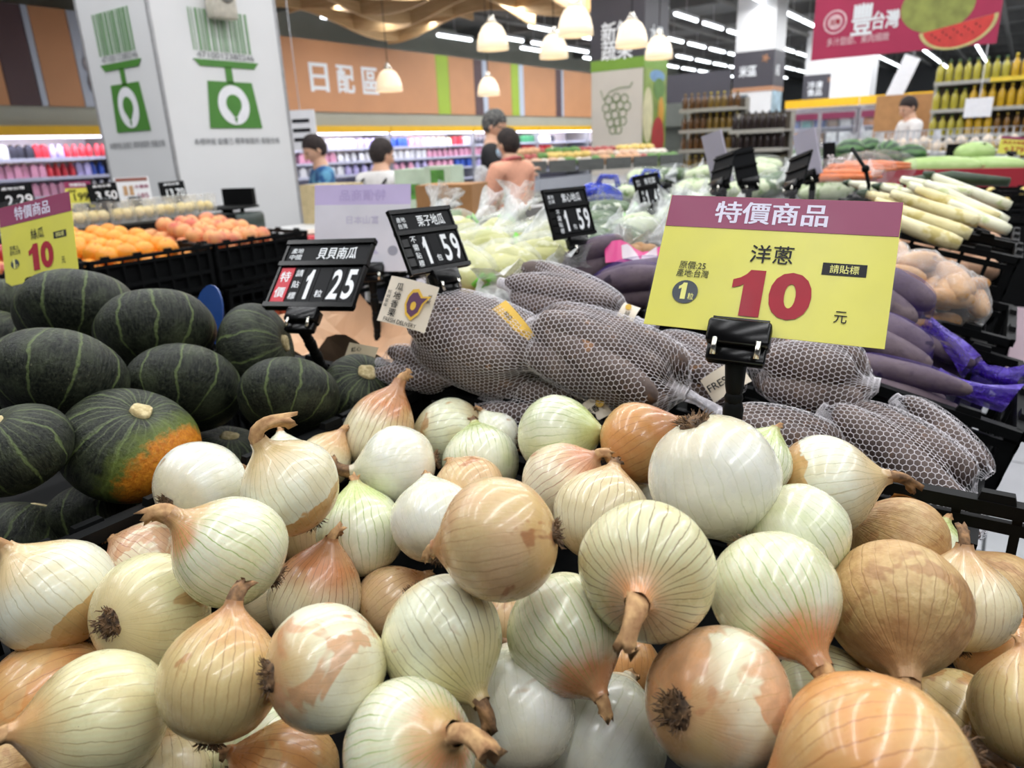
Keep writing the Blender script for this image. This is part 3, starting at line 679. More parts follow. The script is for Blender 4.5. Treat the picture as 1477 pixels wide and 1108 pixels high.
def price_board(label, c, R, origin2, name_zh, side, nums, red=False, W=.115, H=.095, stem=.16, grow=1.0, end=None):
    """black price holder: name strip on top, flip number cards below"""
    t = thing('price_board', label, 'price board', c, R.to_quaternion().to_euler(), 'black flip-number price boards'); t.scale = (grow,) * 3
    mb = MB(); mb.box((0, 0, -.002), (W, H, .003)); mb.build('back_plate', BLACK, t)
    mb = MB()
    for y in (H / 2 - .003, H / 2 - .034, -H / 2 + .004): mb.box((0, y, .001), (W * 1.03, .006, .007))
    for x in (-1, 1): mb.box((x * (W / 2 - .001), 0, .0), (.003, H, .006))
    mb.build('rail', BLACKG, t)
    mb = MB(); mb.box((0, H / 2 - .0185, .001), (W * .95, .024, .001)); mb.build('name_card', CARD, t)
    text(origin2[0], .016, .0075, INKW, t, -W * .36, H / 2 - .0145, .0018, .004)
    text(origin2[1], .016, .0075, INKW, t, -W * .36, H / 2 - .0235, .0018, .004)
    text(name_zh, None if len(name_zh) < 4 else .052, .0165, INKW, t, W * .12, H / 2 - .0185, .0018, .012)
    x0 = -W / 2 + .004; y0, y1 = -H / 2 + .009, H / 2 - .039; yc = (y0 + y1) / 2; hh = y1 - y0
    if red:
        mb = MB(); mb.box((x0 + .009, yc, .0012), (.018, hh, .001)); mb.build('sale_card', RED, t)
        text('特', .013, .014, INKW, t, x0 + .009, yc + hh * .23, .002, .015); text('價', .013, .014, INKW, t, x0 + .009, yc - hh * .23, .002, .015); x0 += .0195
    else:
        mb = MB()
        for k in range(3): mb.box((x0 + .006, yc + hh * (.3 - .3 * k), .001), (.012, hh * .24, .002))
        mb.build('spare_card_slot', BLACKG, t); x0 += .0135
    n = len(nums) + 1; tw = W / 2 - .004 - x0; ws = tw * .17
    mb = MB(); mb.box((x0 + ws / 2, yc, .0012), (ws - .0008, hh, .001)); mb.build('number_card', CARD, t)
    for k, ch in enumerate(side):
        sz = min(.0095, hh / len(side) * .8)
        text(ch, sz, sz, INKW, t, x0 + ws / 2, yc + hh * (.5 - (k + .5) / len(side)), .002, .008)
    x0 += ws; cw = (tw - ws) / len(nums)
    for k, ch in enumerate(nums):
        mb = MB(); mb.box((x0 + cw * (k + .5), yc, .0012), (cw - .0008, hh, .001)); mb.build('number_card', CARD, t)
        if ch.isdigit(): text(ch, cw * (.42 if ch == '1' else .72), hh * .86, INKW, t, x0 + cw * (k + .5), yc, .002, .03)
        elif ch.strip(): text(ch, .0095, .0095, INKW, t, x0 + cw * (k + .5), yc - hh * .27, .002, .01)
    if stem: clip_stand(t, R, 0, -H / 2 - .014, stem, .85 if grow == 1 else .70, 4, end=None if end is None else t.location + (end - t.location) / grow)
    return t
price_board('black board with red sale card reading 1 and 25, in front of the pumpkins', at(462, 396, 1.075), card_rot(14, 46, 2), ('產地', '中國'), '貝貝南瓜', '請貼標', '1粒25', red=True, grow=1.32, end=at(470, 540, 1.11))
price_board('black board reading 1 and 59 beside the first net bag of sweet potatoes', at(620, 346, 1.021), card_rot(84, 25, -1.2), ('產地', '台灣'), '栗子地瓜', '不需貼標', '1包59', stem=.14)
price_board('black board reading 1 and 59 at the bagged cabbages near purple bags', at(821, 307, 1.359), card_rot(77, 19, 0), ('產地', '台灣'), '紫心地瓜', '不需貼標', '1包59', stem=.12)
price_board('black board reading 1 and 49 among the bagged leafy greens', at(936, 277, 1.949), card_rot(79, 16, 3), ('產地', '台灣'), '青花菜', '請貼標', '1包49', stem=.14)

# sign seen from behind: white sheet with a lilac head, its print showing through in mirror writing
R = card_rot(33, 20, -1.6)
t = thing('price_sign', 'white and lilac sign seen from behind with mirrored print', 'sign', at(523, 329, 1.54), R.to_quaternion().to_euler())
mb = MB(); mb.box((0, -.022, 0), (.21, .146, .0012)); mb.build('card', mat('back_of_sign', (208, 206, 216), .45, 0, .03, 12, 0), t)
mb = MB(); mb.box((0, .073, 0), (.21, .044, .0012)); mb.build('header_band', mat('lilac_back_of_sign', (190, 176, 216), .45, 0, .03, 12, 0), t)
GHOST = mat('faint_show_through', (188, 182, 206), .5, 0, .02, 30, 0); GHOSTL = mat('faint_lilac_show_through', (176, 160, 206), .5, 0, .02, 30, 0)
text('特價商品', .1, .024, GHOSTL, t, .0, .072, .0009, .02, flip=True)
text('富山本日', .07, .018, GHOST, t, .0, .018, .0009, .01, flip=True)
text('200', .07, .034, GHOST, t, .0, -.04, .0009, .05, flip=True)
mb = MB(); disc(mb, .066, -.05, .011, .0009); mb.build('unit_disc', mat('grey_show_through', (150, 150, 164), .5, 0, .02, 30, 0), t)
clip_stand(t, R, .02, -.095, .16, 1.0)
# crumpled kraft paper lining
mb = MB(); n, m = 22, 14; vs = []; fs = []
for j in range(m):
    for i in range(n):
        x = -1.29 + .54 * i / (n - 1); y = .85 + .26 * j / (m - 1); e = min(i, n - 1 - i) / 3; f = min(j, m - 1 - j) / 2.5; k = max(0, 1 - min(e, f))
        vs.append((x, y, .985 + .09 * k + .05 * noise.noise(Vector((x * 7, y * 9, 0))) + .015 * noise.noise(Vector((x * 25, y * 25, 4)))))
for j in range(m - 1):
    for i in range(n - 1): fs.append((j * n + i, j * n + i + 1, (j + 1) * n + i + 1, (j + 1) * n + i))
mb.add(vs, fs, 0, False)
tag(mb.build('kraft_paper', mat('kraft_paper', (206, 170, 138), .8, 0, .05, 14, .1)), 'crumpled brown kraft paper lining the crate behind the pumpkins', 'paper')
# blue plastic scoop edge among the pumpkins
t = thing('plastic_scoop', 'rounded translucent blue plastic scoop standing among the pumpkins', 'scoop', at(308, 492, 1.19))
mb = MB(); pts = []
for k in range(14):
    a = pi * k / 13; pts.append((.027 * cos(a), .055 * sin(a) + .0))
mb.poly(pts + [(-.02, -.04), (.02, -.04)], .004); mb.build('blade', mat('blue_plastic', (52, 92, 168), .25, 0, .05, 20, .02, trans=.3), t, (0, 0, .04), card_rot(20, 10, -12))
mb = MB(); mb.tube([(0, -.03, .002), (0, -.10, .002)], .007, 8); mb.build('handle', mat('blue_plastic', (52, 92, 168)), t, (0, 0, .04), card_rot(20, 10, -12))
# net tag edge behind the small pumpkin
t = thing('paper_tag', 'cream printed paper tag lying behind the small pumpkin', 'tag', at(520, 512, 1.12), card_rot(25, 40, -10).to_quaternion().to_euler())
mb = MB(); mb.box((0, 0, 0), (.05, .035, .001)); mb.build('card', mat('cream_paper', (214, 198, 166), .6, 0, .04, 20, 0), t)
text('紅心', .016, .008, INKK, t, -.01, .008, .0008, .01, rotz=.3)

# ================================================================ NETTED SWEET POTATOES
def rand_bag(seed, L, Rr, n, flat=.8):
    """potatoes packed along a bag: list of (centre, half length, radius, tilt)"""
    rg = random.Random(seed); P = []
    for k in range(n):
        a = 2 * pi * k / n + rg.uniform(-.3, .3); rr = Rr * rg.uniform(.52, .62)
        r = Rr * rg.uniform(.38, .47)
        hl = L * rg.uniform(.36, .45); P.append((Vector((rg.uniform(-1, 1) * max(0, .45 * L - hl), rr * cos(a), rr * sin(a) * flat)), hl, r, Matrix.Rotation(rg.uniform(-.14, .14), 3, 'Z') @ Matrix.Rotation(rg.uniform(-.12, .12), 3, 'Y')))
    return P
def hull_surface(P, L, tails=(.03, .05), nx=46, na=40, tight=.16):
    """skin stretched over the potatoes: radius table by station and angle"""
    xs = np.linspace(-L / 2 * 1.02, L / 2 * 1.02, nx); th = np.linspace(0, 2 * pi, na, endpoint=False)
    D = np.stack([np.zeros(na), np.cos(th), np.sin(th)], 1); rad = np.zeros((nx, na))
    for c, hl, r, M in P:
        hl, r = hl * 1.08, r * 1.10
        Mi = np.array(M.transposed()); S = Mi / np.array([[hl], [r], [r]])
        for i, x in enumerate(xs):
            o = S @ (np.array([x, 0, 0]) - np.array(c)); d = D @ S.T
            A = (d * d).sum(1); B = d @ o; Cc = o @ o - 1; disc_ = B * B - A * Cc
            t = np.where(disc_ > 0, (-B + np.sqrt(np.maximum(disc_, 0))) / A, 0); rad[i] = np.maximum(rad[i], t)
    rad = np.maximum(rad, .006)
    cs = np.cos(th[:, None] - th[None, :]); hull = np.empty_like(rad)
    for i in range(nx):
        h = (rad[i][None, :] * np.where(cs > 0, cs, 0)).max(1)
        hull[i] = np.where(cs > .05, h[None, :] / np.maximum(cs, .05), 9).min(1)
    rad = rad * (1 - tight) + hull * tight
    for _ in range(2):
        p = np.pad(rad, ((1, 1), (0, 0)), 'edge'); rad = (p[:-2] + 2 * p[1:-1] + p[2:]) / 4
        rad = (np.roll(rad, 1, 1) + 2 * rad + np.roll(rad, -1, 1)) / 4
    return xs, th, rad + .0025
def surf_point(S, u, v):
    """u along (0..1), v around (0..1)"""
    xs, th, rad = S; fu = u * (len(xs) - 1); i = min(int(fu), len(xs) - 2); f = fu - i
    fv = (v % 1) * len(th); j = int(fv) % len(th); g = fv - int(fv); j2 = (j + 1) % len(th)
    r = (rad[i, j] * (1 - g) + rad[i, j2] * g) * (1 - f) + (rad[i + 1, j] * (1 - g) + rad[i + 1, j2] * g) * f
    a = 2 * pi * v; return Vector((xs[i] * (1 - f) + xs[i + 1] * f, r * cos(a), r * sin(a)))
def hex_net(S, L, nu, nv, wd):
    """knotless honeycomb net as real threads: triangular prisms along every cell side"""
    V = {}; E = set(); pts = []
    def vid(i, j):
        k = (i, j % (2 * nv))
        if k not in V:
            V[k] = len(pts); u = min(max((i + (.0 if (i + j) % 2 else .32)) / nu, 0), 1); pts.append(surf_point(S, u, j / (2 * nv)))
        return V[k]
    for i in range(nu):
        for j in range(2 * nv):
            E.add(tuple(sorted((vid(i, j), vid(i, j + 1)))))
            if (i + j) % 2 == 0 and i + 1 < nu: E.add(tuple(sorted((vid(i, j), vid(i + 1, j)))))
    vs = []; fs = []
    for a, b in E:
        p, q = pts[a], pts[b]; d = q - p
        if d.length < 1e-5: continue
        out = Vector((0, p.y, p.z)); out = out.normalized() if out.length > 1e-6 else Vector((0, 0, 1)); s = d.cross(out).normalized() * wd; out = out * wd * .8; o = len(vs)
        for c in (p, q): vs += [c - s, c + s, c + out]
        fs += [(o, o + 3, o + 5, o + 2), (o + 1, o + 2, o + 5, o + 4), (o, o + 1, o + 4, o + 3)]
    mb = MB(); mb.add(vs, fs, 0, True); return mb
def potato_mesh(seed, hl, r, rough=.10):
    rg = random.Random(seed); mb = MB(); pr = []
    for k in range(13):
        a = pi * k / 12; pr.append((max(sin(a), 0) ** .75 * r, -cos(a) * hl))
    mb.lathe(pr, 14); o = Vector((seed * 1.3, 0, seed * .7)); bend = rg.uniform(-.10, .10)
    # lathe axis Z -> X
    vs = []
    for x, y, z in mb.v:
        f = 1 + rough * noise.noise(Vector((x, y, z)) * 22 + o); vs.append((z, x * f + bend * r * (1 - (z / hl) ** 2), y * f))
    mb.v = vs; return mb
def potato_material(name, a, b, spot, rough=.75):
    q = NT(name, rough); oc = q.obj(); off = q.math('MULTIPLY', q.rand(), 31.0); p = q.vadd(oc, q.comb(off, off, off))
    n1 = q.noise(p, 18, 4, .6); n2 = q.noise(p, 70, 2); col = q.mix(q.mr(n1, .35, .65), lin(a), lin(b))
    col = q.mix(q.mr(q.noise(p, 34, 2), .68, .72), col, lin(spot)); q.color(q.mix(q.mr(n2, .6, .75, 0, .4), col, lin(spot))); q.bump(n1, .8, .005); return q.m
SWEET = potato_material('dusty_sweet_potato_skin', (80, 66, 63), (122, 106, 100), (150, 110, 78))
PURPLEP = potato_material('dusty_purple_sweet_potato_skin', (92, 76, 82), (118, 102, 106), (52, 40, 46))
PALEP = potato_material('pale_potato_skin', (174, 122, 66), (202, 154, 96), (134, 90, 48), .5)
NETM = mat('white_netting_thread', (236, 232, 238), .6, 0, .03, 60, 0)
NETC = film('gathered_white_netting', (224, 220, 228), .5, .6, 90, .5)
def bag_frame(p0, p1, spin=0):
    x = (p1 - p0).normalized(); z = (Vector((0, 0, 1)) - x * x.z).normalized(); y = z.cross(x)
    return Matrix((x, y, z)).transposed() @ Matrix.Rotation(spin, 3, 'X')
def gathered_tail(x0, sgn, L, r, seed):
    mb = MB(); n = 12; m = 6; rg = random.Random(seed); vs = []; fs = []
    for k in range(m):
        t = k / (m - 1); rr = r * (.55 + .45 * abs(t - .25) * 2.2)
        for i in range(n):
            a = 2 * pi * i / n; q = rr * (1 + .35 * cos(5 * a + seed)) * rg.uniform(.9, 1.1)
            vs.append((x0 + sgn * L * t, q * cos(a), q * sin(a) * .55 - L * .25 * t * t))
    for k in range(m - 1):
        for i in range(n): j = (i + 1) % n; fs.append((k * n + i, k * n + j, (k + 1) * n + j, (k + 1) * n + i))
    mb.add(vs, fs, 0, True); return mb
def net_bag(label, a, b, R, n, seed, nu=None, nv=None, spin=0, tail=(1, 1), flat=.8):
    p0, p1 = at(*a), at(*b); L = (p1 - p0).length; M = bag_frame(p0, p1, spin)
    t = thing('netted_sweet_potatoes', label, 'net bag', (p0 + p1) / 2, M.to_quaternion().to_euler(), 'white net bags of sweet potatoes')
    P = rand_bag(seed, L, R, n, flat); S = hull_surface(P, L)
    for k, (c, hl, r, Mp) in enumerate(P):
        link('sweet_potato', potato_mesh(seed * 7 + k, hl, r).mesh('sweet_potato', SWEET), t, c, Mp.to_quaternion().to_euler())
    nu = nu or int(L / .0060); nv = nv or int(2 * pi * R / .0072)
    o = hex_net(S, L, nu, nv, .00040).build('netting', NETM, t); o['kind'] = 'stuff'
    for k, sg in ((0, -1), (1, 1)):
        if tail[k]: gathered_tail(sg * L * .5, sg, .035 if tail[k] == 1 else .07, .016, seed + k).build('gathered_end', NETC, t)
    return t, M
b1, M1 = net_bag('first net bag of sweet potatoes, with the printed white and purple tag', (606, 452, 1.07), (800, 540, .99), .074, 6, 3, tail=(0, 1))
b2, M2 = net_bag('plump net bag of sweet potatoes in the middle, behind the bright green onion', (762, 468, 1.0), (992, 570, .93), .064, 6, 5, tail=(0, 2))
net_bag('net bag of sweet potatoes at the back, below the purple bags', (722, 408, 1.19), (915, 462, 1.08), .055, 5, 8, tail=(0, 1))
net_bag('small end of a net bag at the left, beside the small pumpkin', (545, 524, 1.10), (672, 545, 1.06), .036, 4, 11, tail=(0, 0))
net_bag('low net bag of sweet potatoes just behind the crate rim', (690, 583, 1.03), (850, 590, .97), .042, 4, 13, tail=(0, 0))
net_bag('net bag mostly hidden behind the stem of the yellow sign', (930, 500, 1.05), (1075, 560, .96), .05, 5, 17, tail=(0, 0))
net_bag('net bag of sweet potatoes just under the large yellow sign', (1078, 520, .98), (1272, 556, .90), .058, 5, 19, tail=(0, 0))
net_bag('foremost net bag at the right, sloping to the crate corner', (1185, 590, .90), (1420, 735, .80), .054, 5, 23, tail=(0, 0))
net_bag('net bag of sweet potatoes behind the big white onion', (1035, 600, .90), (1235, 668, .835), .043, 5, 29, tail=(0, 0))
net_bag('low net bag showing through the holes of the rear onion crate rim', (1265, 690, .855), (1425, 772, .80), .034, 4, 31, tail=(0, 0))
net_bag('net bag draped over the right end of its crate', (1290, 575, .95), (1428, 690, .865), .036, 3, 37, tail=(0, 0))
# printed tags on the net bags
CREAM = mat('cream_tag', (224, 212, 194), .5, 0, .03, 20, 0); TAGY = mat('yellow_tag_print', (222, 178, 60), .5, 0, .03, 20, 0); PURP = mat('purple_tag_print', (92, 52, 84), .5, 0, .03, 20, 0)
def net_tag(bag, px, py, d, yaw, tilt, roll, w, h, full=False, words='栗香地瓜', m=None):
    R = card_rot(yaw, tilt, roll); W = at(px, py, d); inv = Matrix.LocRotScale(bag.location, bag.rotation_euler, None).inverted()
    mb = MB(); nx = 8; vs = []; fs = []
    for j in range(2):
        for i in range(nx + 1): x = (i / nx - .5) * w; vs.append((x, (j - .5) * h, -.006 * (2 * i / nx - 1) ** 2))
    for i in range(nx): fs.append((i, i + 1, nx + 2 + i, nx + 1 + i))
    mb.add(vs, fs, 0, True); o = mb.build('printed_tag', m or CREAM, bag, label='yellow printed tag' if m else 'white printed tag'); o.matrix_local = inv @ (Matrix.Translation(W) @ R.to_4x4())
    if full:
        def pots(k, z, m, nm):
            mb = MB(); pts = [(-.35, .9), (.02, 1.02), (.42, .62), (.95, .75), (.62, .2), (.5, -.5), (.1, -1.0), (-.35, -.72), (-.6, -.1), (-.55, .5)]
            mb.poly([(x * k + .012, y * k) for x, y in pts], .0003); mb.build(nm, m, o, (0, 0, z))
        pots(.0225, .001, TAGY, 'yellow_emblem'); pots(.0175, .0014, PURP, 'purple_emblem')
        mb = MB(); mb.add([(.012 + .004 * cos(a) , -.002 + .0062 * sin(a), .002) for a in np.linspace(0, 6.1, 16)], [tuple(range(16))]); mb.build('emblem_core', TAGY, o)
        for k, ch in enumerate('栗香地瓜'): text(ch, .0105, .0105, INKK, o, -.016, -.018 + .0125 * k, .0012, .015, rotz=pi / 2 * 0 - .0)
        text('FRESH DELIVERY', .05, .0058, INKK, o, .0, -.0285, .0012, .01)
        text('新鮮直送', .024, .0055, INKK, o, -.0285, 0, .0012, .006, rotz=pi / 2); text('美味', .014, .006, INKK, o, .0315, .012, .0012, .006, rotz=pi / 2)
    else:
        text(words, None, h * .28, INKK, o, -w * .12, 0, .001, .012, rotz=pi / 2 if h > w else 0)
        mb = MB(); disc(mb, w * .28, h * .1, min(w, h) * .18, .001); mb.build('emblem', TAGY, o)
net_tag(b1, 586, 437, .97, 20, 28, -13, .074, .066, True)
net_tag(b1, 738, 462, .975, 20, 45, -48, .075, .026, words='地瓜', m=TAGY)
net_tag(b2, 858, 590, .94, 10, 40, 40, .035, .034, words='栗香')
net_tag(b2, 1046, 548, .93, 10, 30, 38, .055, .036, words='FRESH')
net_tag(b2, 905, 452, 1.04, 20, 40, 70, .035, .026, words='地瓜')
# ---------------- purple mesh bags
PNET = film('purple_mesh_film', (66, 44, 130), .07, .6, 40, .5, .34); PNETD = film('bunched_purple_mesh', (70, 34, 170), .62, .35, 60, .6)
def skin_mesh(S, step=1):
    xs, th, rad = S; mb = MB(); n = len(th); vs = [(x, r * cos(a), r * sin(a)) for x, row in zip(xs, rad) for a, r in zip(th, row)]
    fs = [(k * n + i, k * n + (i + 1) % n, (k + 1) * n + (i + 1) % n, (k + 1) * n + i) for k in range(len(xs) - 1) for i in range(n)]
    mb.add(vs, fs, 0, True); return mb
def purple_bag(label, a, b, R, n, seed, tail=1, tl=.09):
    p0, p1 = at(*a), at(*b); L = (p1 - p0).length; M = bag_frame(p0, p1, seed)
    t = thing('netted_sweet_potatoes', label, 'net bag', (p0 + p1) / 2, M.to_quaternion().to_euler(), 'purple mesh bags of sweet potatoes')
    P = rand_bag(seed, L, R, n, .85); S = hull_surface(P, L, nx=30, na=28, tight=.4)
    for k, (c, hl, r, Mp) in enumerate(P): link('sweet_potato', potato_mesh(seed * 5 + k, hl, r, .2).mesh('sweet_potato', PURPLEP), t, c, Mp.to_quaternion().to_euler())
    skin_mesh(S).build('purple_mesh', PNET, t)
    if tail: gathered_tail(L * .47 * tail, tail, tl, .030, seed).build('bunched_tail', PNETD, t)
    return t
pb = purple_bag('purple mesh bag at the far back with a pink and white label', (796, 398, 1.42), (912, 362, 1.40), .058, 4, 2, 0)
purple_bag('purple mesh bag half hidden by the left edge of the yellow sign', (850, 420, 1.33), (985, 405, 1.26), .055, 4, 4, 0)
purple_bag('topmost purple mesh bag right of the yellow sign', (1228, 405, 1.24), (1340, 470, 1.16), .060, 4, 6, 1)
purple_bag('purple mesh bag with a flared tail reaching the crate corner', (1215, 468, 1.16), (1352, 545, 1.08), .056, 4, 9, 1, .10)
purple_bag('long purple mesh bag lying lowest at the crate rim', (1200, 525, 1.11), (1412, 592, 1.01), .042, 3, 12, 0)
purple_bag('small purple mesh bag behind the tails at the stand edge', (1300, 475, 1.20), (1412, 535, 1.12), .036, 3, 15, 1, .06)
mb = MB(); vs = []; fs = []
for j in range(5):
    for i in range(9): vs.append(((i / 8 - .5) * .12, (j / 4 - .5) * .05, .012 * sin(i * .9) * (.4 + j * .2)))
for j in range(4):
    for i in range(8): fs.append((j * 9 + i, j * 9 + i + 1, (j + 1) * 9 + i + 1, (j + 1) * 9 + i))
PINK = mat('pink_label_print', (206, 48, 124), .4, 0, .03, 20, 0)
inv = Matrix.LocRotScale(pb.location, pb.rotation_euler, None).inverted()
mb.add(vs, fs, 0, True); o = mb.build('pink_label', PINK, pb, label='pink and white header label'); o.matrix_local = inv @ (Matrix.Translation(at(918, 368, 1.35)) @ card_rot(40, 55, -8).to_4x4())
mb = MB(); mb.add([(x * .62, y * .6 - .003, z + .002) for x, y, z in vs], fs, 0, True); mb.build('label_panel', mat('pale_label', (220, 206, 214), .4, 0, .03, 20, 0), o)

# ---------------- clear bag of potatoes
CLEAR = film('clear_bag_film', (250, 250, 250), .13, .06, 55, 1.0)
t = thing('bag_of_potatoes', 'clear plastic bag of tan potatoes right of the yellow sign', 'bag', at(1335, 425, 1.34))
p0, p1 = at(1255, 380, 1.42), at(1420, 462, 1.30); t.location = (p0 + p1) / 2; Mb = bag_frame(p0, p1, .3); t.rotation_euler = Mb.to_quaternion().to_euler(); L = (p1 - p0).length
rg = random.Random(5); P = []
for k in range(26):
    a = rg.uniform(0, 2 * pi); rr = sqrt(rg.random()) * .055; x = rg.uniform(-.4, .4) * L
    P.append((Vector((x, rr * cos(a), rr * sin(a) * .8)), rg.uniform(.034, .048), rg.uniform(.015, .020), Matrix.Rotation(rg.uniform(-1.2, 1.2), 3, 'Z')))
for k, (c, hl, r, Mp) in enumerate(P): link('potato', potato_mesh(k + 90, hl, r).mesh('potato', PALEP), t, c, Mp.to_quaternion().to_euler())
S = hull_surface(P, L, nx=36, na=32, tight=.9); S = (S[0], S[1], S[2] * (1 + np.array([[.05 * noise.noise(Vector((i * .5, j * .45, 2))) for j in range(32)] for i in range(36)])) + .003)
skin_mesh(S).build('clear_film', CLEAR, t); gathered_tail(-L * .5, -1, .07, .03, 4).build('gathered_end', CLEAR, t)
# ---------------- loose potatoes in the two crates behind
rg = random.Random(11)
LOOSE = potato_material('loose_pinkish_potato_skin', (184, 140, 110), (206, 166, 136), (150, 104, 80), .65)
for lab, x0, x1, y0, y1, z, n in (('loose pinkish potato in the lower of the two stacked crates', -.36, -.02, 1.87, 2.02, 1.08, 16), ('loose pinkish potato in the upper crate below the white stalks', -.38, -.02, 2.11, 2.30, 1.09, 16)):
    protos = [potato_mesh(200 + k, .042, .03).mesh('potato', LOOSE) for k in range(4)]
    for k in range(n):
        o = link('potato', protos[k % 4], None, (x0 + (x1 - x0) * ((k % 8) + .5) / 8, y0 + (y1 - y0) * (.25 + .5 * (k // 8)), z + rg.uniform(0, .02) + .2 * (x1 - (x0 + (x1 - x0) * ((k % 8) + .5) / 8)) - .0), (0, 0, rg.uniform(0, 3)))
        tag(o, lab, 'potato', lab.replace('loose pinkish potato', 'loose potatoes'))

# ================================================================ ROOM SHELL
def tile_floor():
    q = NT('grey_white_floor_tile', .25); p = q.obj(); n = q.noise(p, 3, 4); q.color(q.mix(q.mr(n, .3, .7), lin((172, 174, 178)), lin((190, 192, 196)))); return q.m
FT = tile_floor(); GROUT = mat('floor_grout', (84, 86, 88), .8)
fl = struct(MB().box((-2, 18, -.06), (46, 60, .1)), 'floor', GROUT)
big = MB().box((0, 0, 0), (.438, .438, .012)).mesh('tile', FT)
for i in range(-2, 7):
    for j in range(-1, 13): link('tile', big, fl, (.32 + .45 * i - .0, .2 + .45 * j, -.004))
rest = MB()
for (x0, y0, x1, y1) in ((-14, -6, -.8, 40), (3.3, -6, 14, 40), (-.8, 5.9, 3.3, 40)):
    rest.box(((x0 + x1) / 2, (y0 + y1) / 2, -.006), (x1 - x0, y1 - y0, .01))
rest.build('tile_field', FT, fl)['kind'] = 'stuff'
CEILM = mat('dark_ceiling_paint', (104, 104, 102), .9, 0, .08, 2, 0)
struct(MB().box((-2, 18, CEIL + .1), (46, 60, .2)), 'ceiling', CEILM)
for k in range(12):
    mb = MB(); mb.box((-2, 4 + 3.0 * k, CEIL - .12), (26, .22, .26)); o = struct(mb, 'trim_%d' % (k + 1), CEILM)
for k, x in enumerate((-9.4, -7.0, -5.2, -3.6, -2.3, -.8)):
    mb = MB(); mb.tube([(x, 3, CEIL - .35), (x, 40, CEIL - .35)], .05, 8); o = tag(mb.build('ceiling_pipe', mat('grey_pipe', (104, 102, 98), .6)), 'grey pipe under the dark ceiling, number %s from the dairy wall' % ('one two three four five six'.split()[k]), 'pipe', 'pipes under the dark ceiling')
WALLM = mat('greenish_grey_wall', (176, 178, 166), .7, 0, .02, 2, 0)
mb = MB(); mb.box((-12.5, 14, 2.15), (.2, 56, 4.3)); struct(mb, 'wall_left', WALLM)
mb = MB(); mb.box((-11.95, 16, 2.72), (.9, 40, 1.55)); wl = struct(mb, 'wall_left_bulkhead', WALLM)
mb = MB(); mb.box((-2, 40, 2.15), (46, .2, 4.3)); struct(mb, 'wall_back', mat('far_wall', (120, 122, 124), .8))
# coloured boards of the dairy department
BO = mat('orange_board', (206, 148, 104), .55, 0, .02, 2, 0); BB = mat('brown_board', (92, 70, 74), .55, 0, .02, 2, 0); BG = mat('lime_board', (164, 190, 62), .55, 0, .02, 2, 0); BL = mat('pale_blue_board', (194, 202, 218), .5, 0, .02, 2, 0)
t = thing('department_board', 'long orange wall board over the dairy cases with stripes and white letters', 'board', (-11.49, 4.0, 2.22))
ys = [(-.6, 4.75, BO), (4.75, 5.15, BB), (5.15, 5.24, BL), (5.24, 5.74, BO), (5.74, 6.9, BL), (6.9, 13.82, BO), (13.82, 14.28, BG), (14.28, 15.27, BO), (15.27, 15.62, BB), (15.62, 15.83, BL), (15.83, 16.90, BO), (16.90, 17.27, BG), (17.27, 17.51, BL), (17.51, 19.2, BO), (19.2, 19.53, BB), (19.53, 19.65, BL), (19.65, 24, BO)]
for a, b, m in ys:
    mb = MB(); mb.box((.02, (a + b) / 2 - 4, .64), (.04, b - a - .012, 1.28)); mb.build('panel', m, t)
Rw = rmat((0, 1, 0), (0, 0, 1))
for k, ch in enumerate('日配區'):
    o = text(ch, .44, .50, INKW, t, 0, 0, 0, .03); o.location = (.045, 10.27 - 4 + .69 * k, .62); o.rotation_mode = 'QUATERNION'; o.rotation_quaternion = Rw.to_quaternion()
# food photograph printed on the pale panel: dark round shapes
pm = thing('food_print', 'blurred food photograph printed on the pale wall panel by the pillar', 'print', (-11.44, 6.1, 2.3))
for k, (y, z, r, c) in enumerate(((.0, .25, .26, (120, 104, 108)), (.12, .55, .2, (70, 62, 74)), (-.12, .5, .16, (196, 190, 196)), (.1, .12, .2, (92, 70, 70)))):
    mb = MB(); mb.ball((0, y, z), (.012 + .003 * k, r, r), 16, 8); mb.build('printed_shape', mat('print_tone_%d' % k, c, .5, 0, .2, 6, 0), pm)

# ---------------- ceiling tube lights
LAMPG = mat('lit_tube', (250, 253, 255), .4, emit=7.0, emit_col=(244, 250, 255), bump=0, var=0); HOUS = mat('white_lamp_housing', (205, 205, 205), .5)
lt = thing('tube_light', 'white fluorescent tube lamp hanging in a row under the dark ceiling', 'ceiling light', (0, 0, 3.8), None, 'fluorescent tube lamps in rows')
mb = MB(); mb.box((0, 0, .05), (.09, 1.24, .05)); mb.build('housing', HOUS, lt)
mb = MB(); mb.tube([(0, -.6, .0), (0, .6, .0)], .030, 8); mb.build('tube', LAMPG, lt)
mb = MB(); mb.tube([(0, 0, .075), (0, 0, .5)], .006, 5); mb.build('hanger', HOUS, lt)
first = True; row = -1; ORD9 = 'first second third fourth fifth sixth seventh eighth ninth'.split()
for x, y0, y1, st in ((-10.9, 10.6, 24, 3.3), (-10.2, 15.0, 34, 1.62), (-8.9, 14.5, 34, 1.62), (-7.6, 15.3, 34, 1.62), (-6.1, 13.9, 34, 1.62), (-4.4, 13.0, 36, 1.4), (-3.0, 16.0, 36, 1.4), (-1.6, 17.0, 36, 1.4), (-.2, 19, 36, 1.6)):
    y = y0; row += 1
    while y < y1:
        o = lt if first else copy_tree(lt); first = False; o.location = (x, y, 3.8); o['label'] = 'fluorescent tube lamp in the %s row of the dark ceiling counted from the dairy wall' % ORD9[row]; o['group'] = 'tube lamps of the %s row' % ORD9[row]; y += st

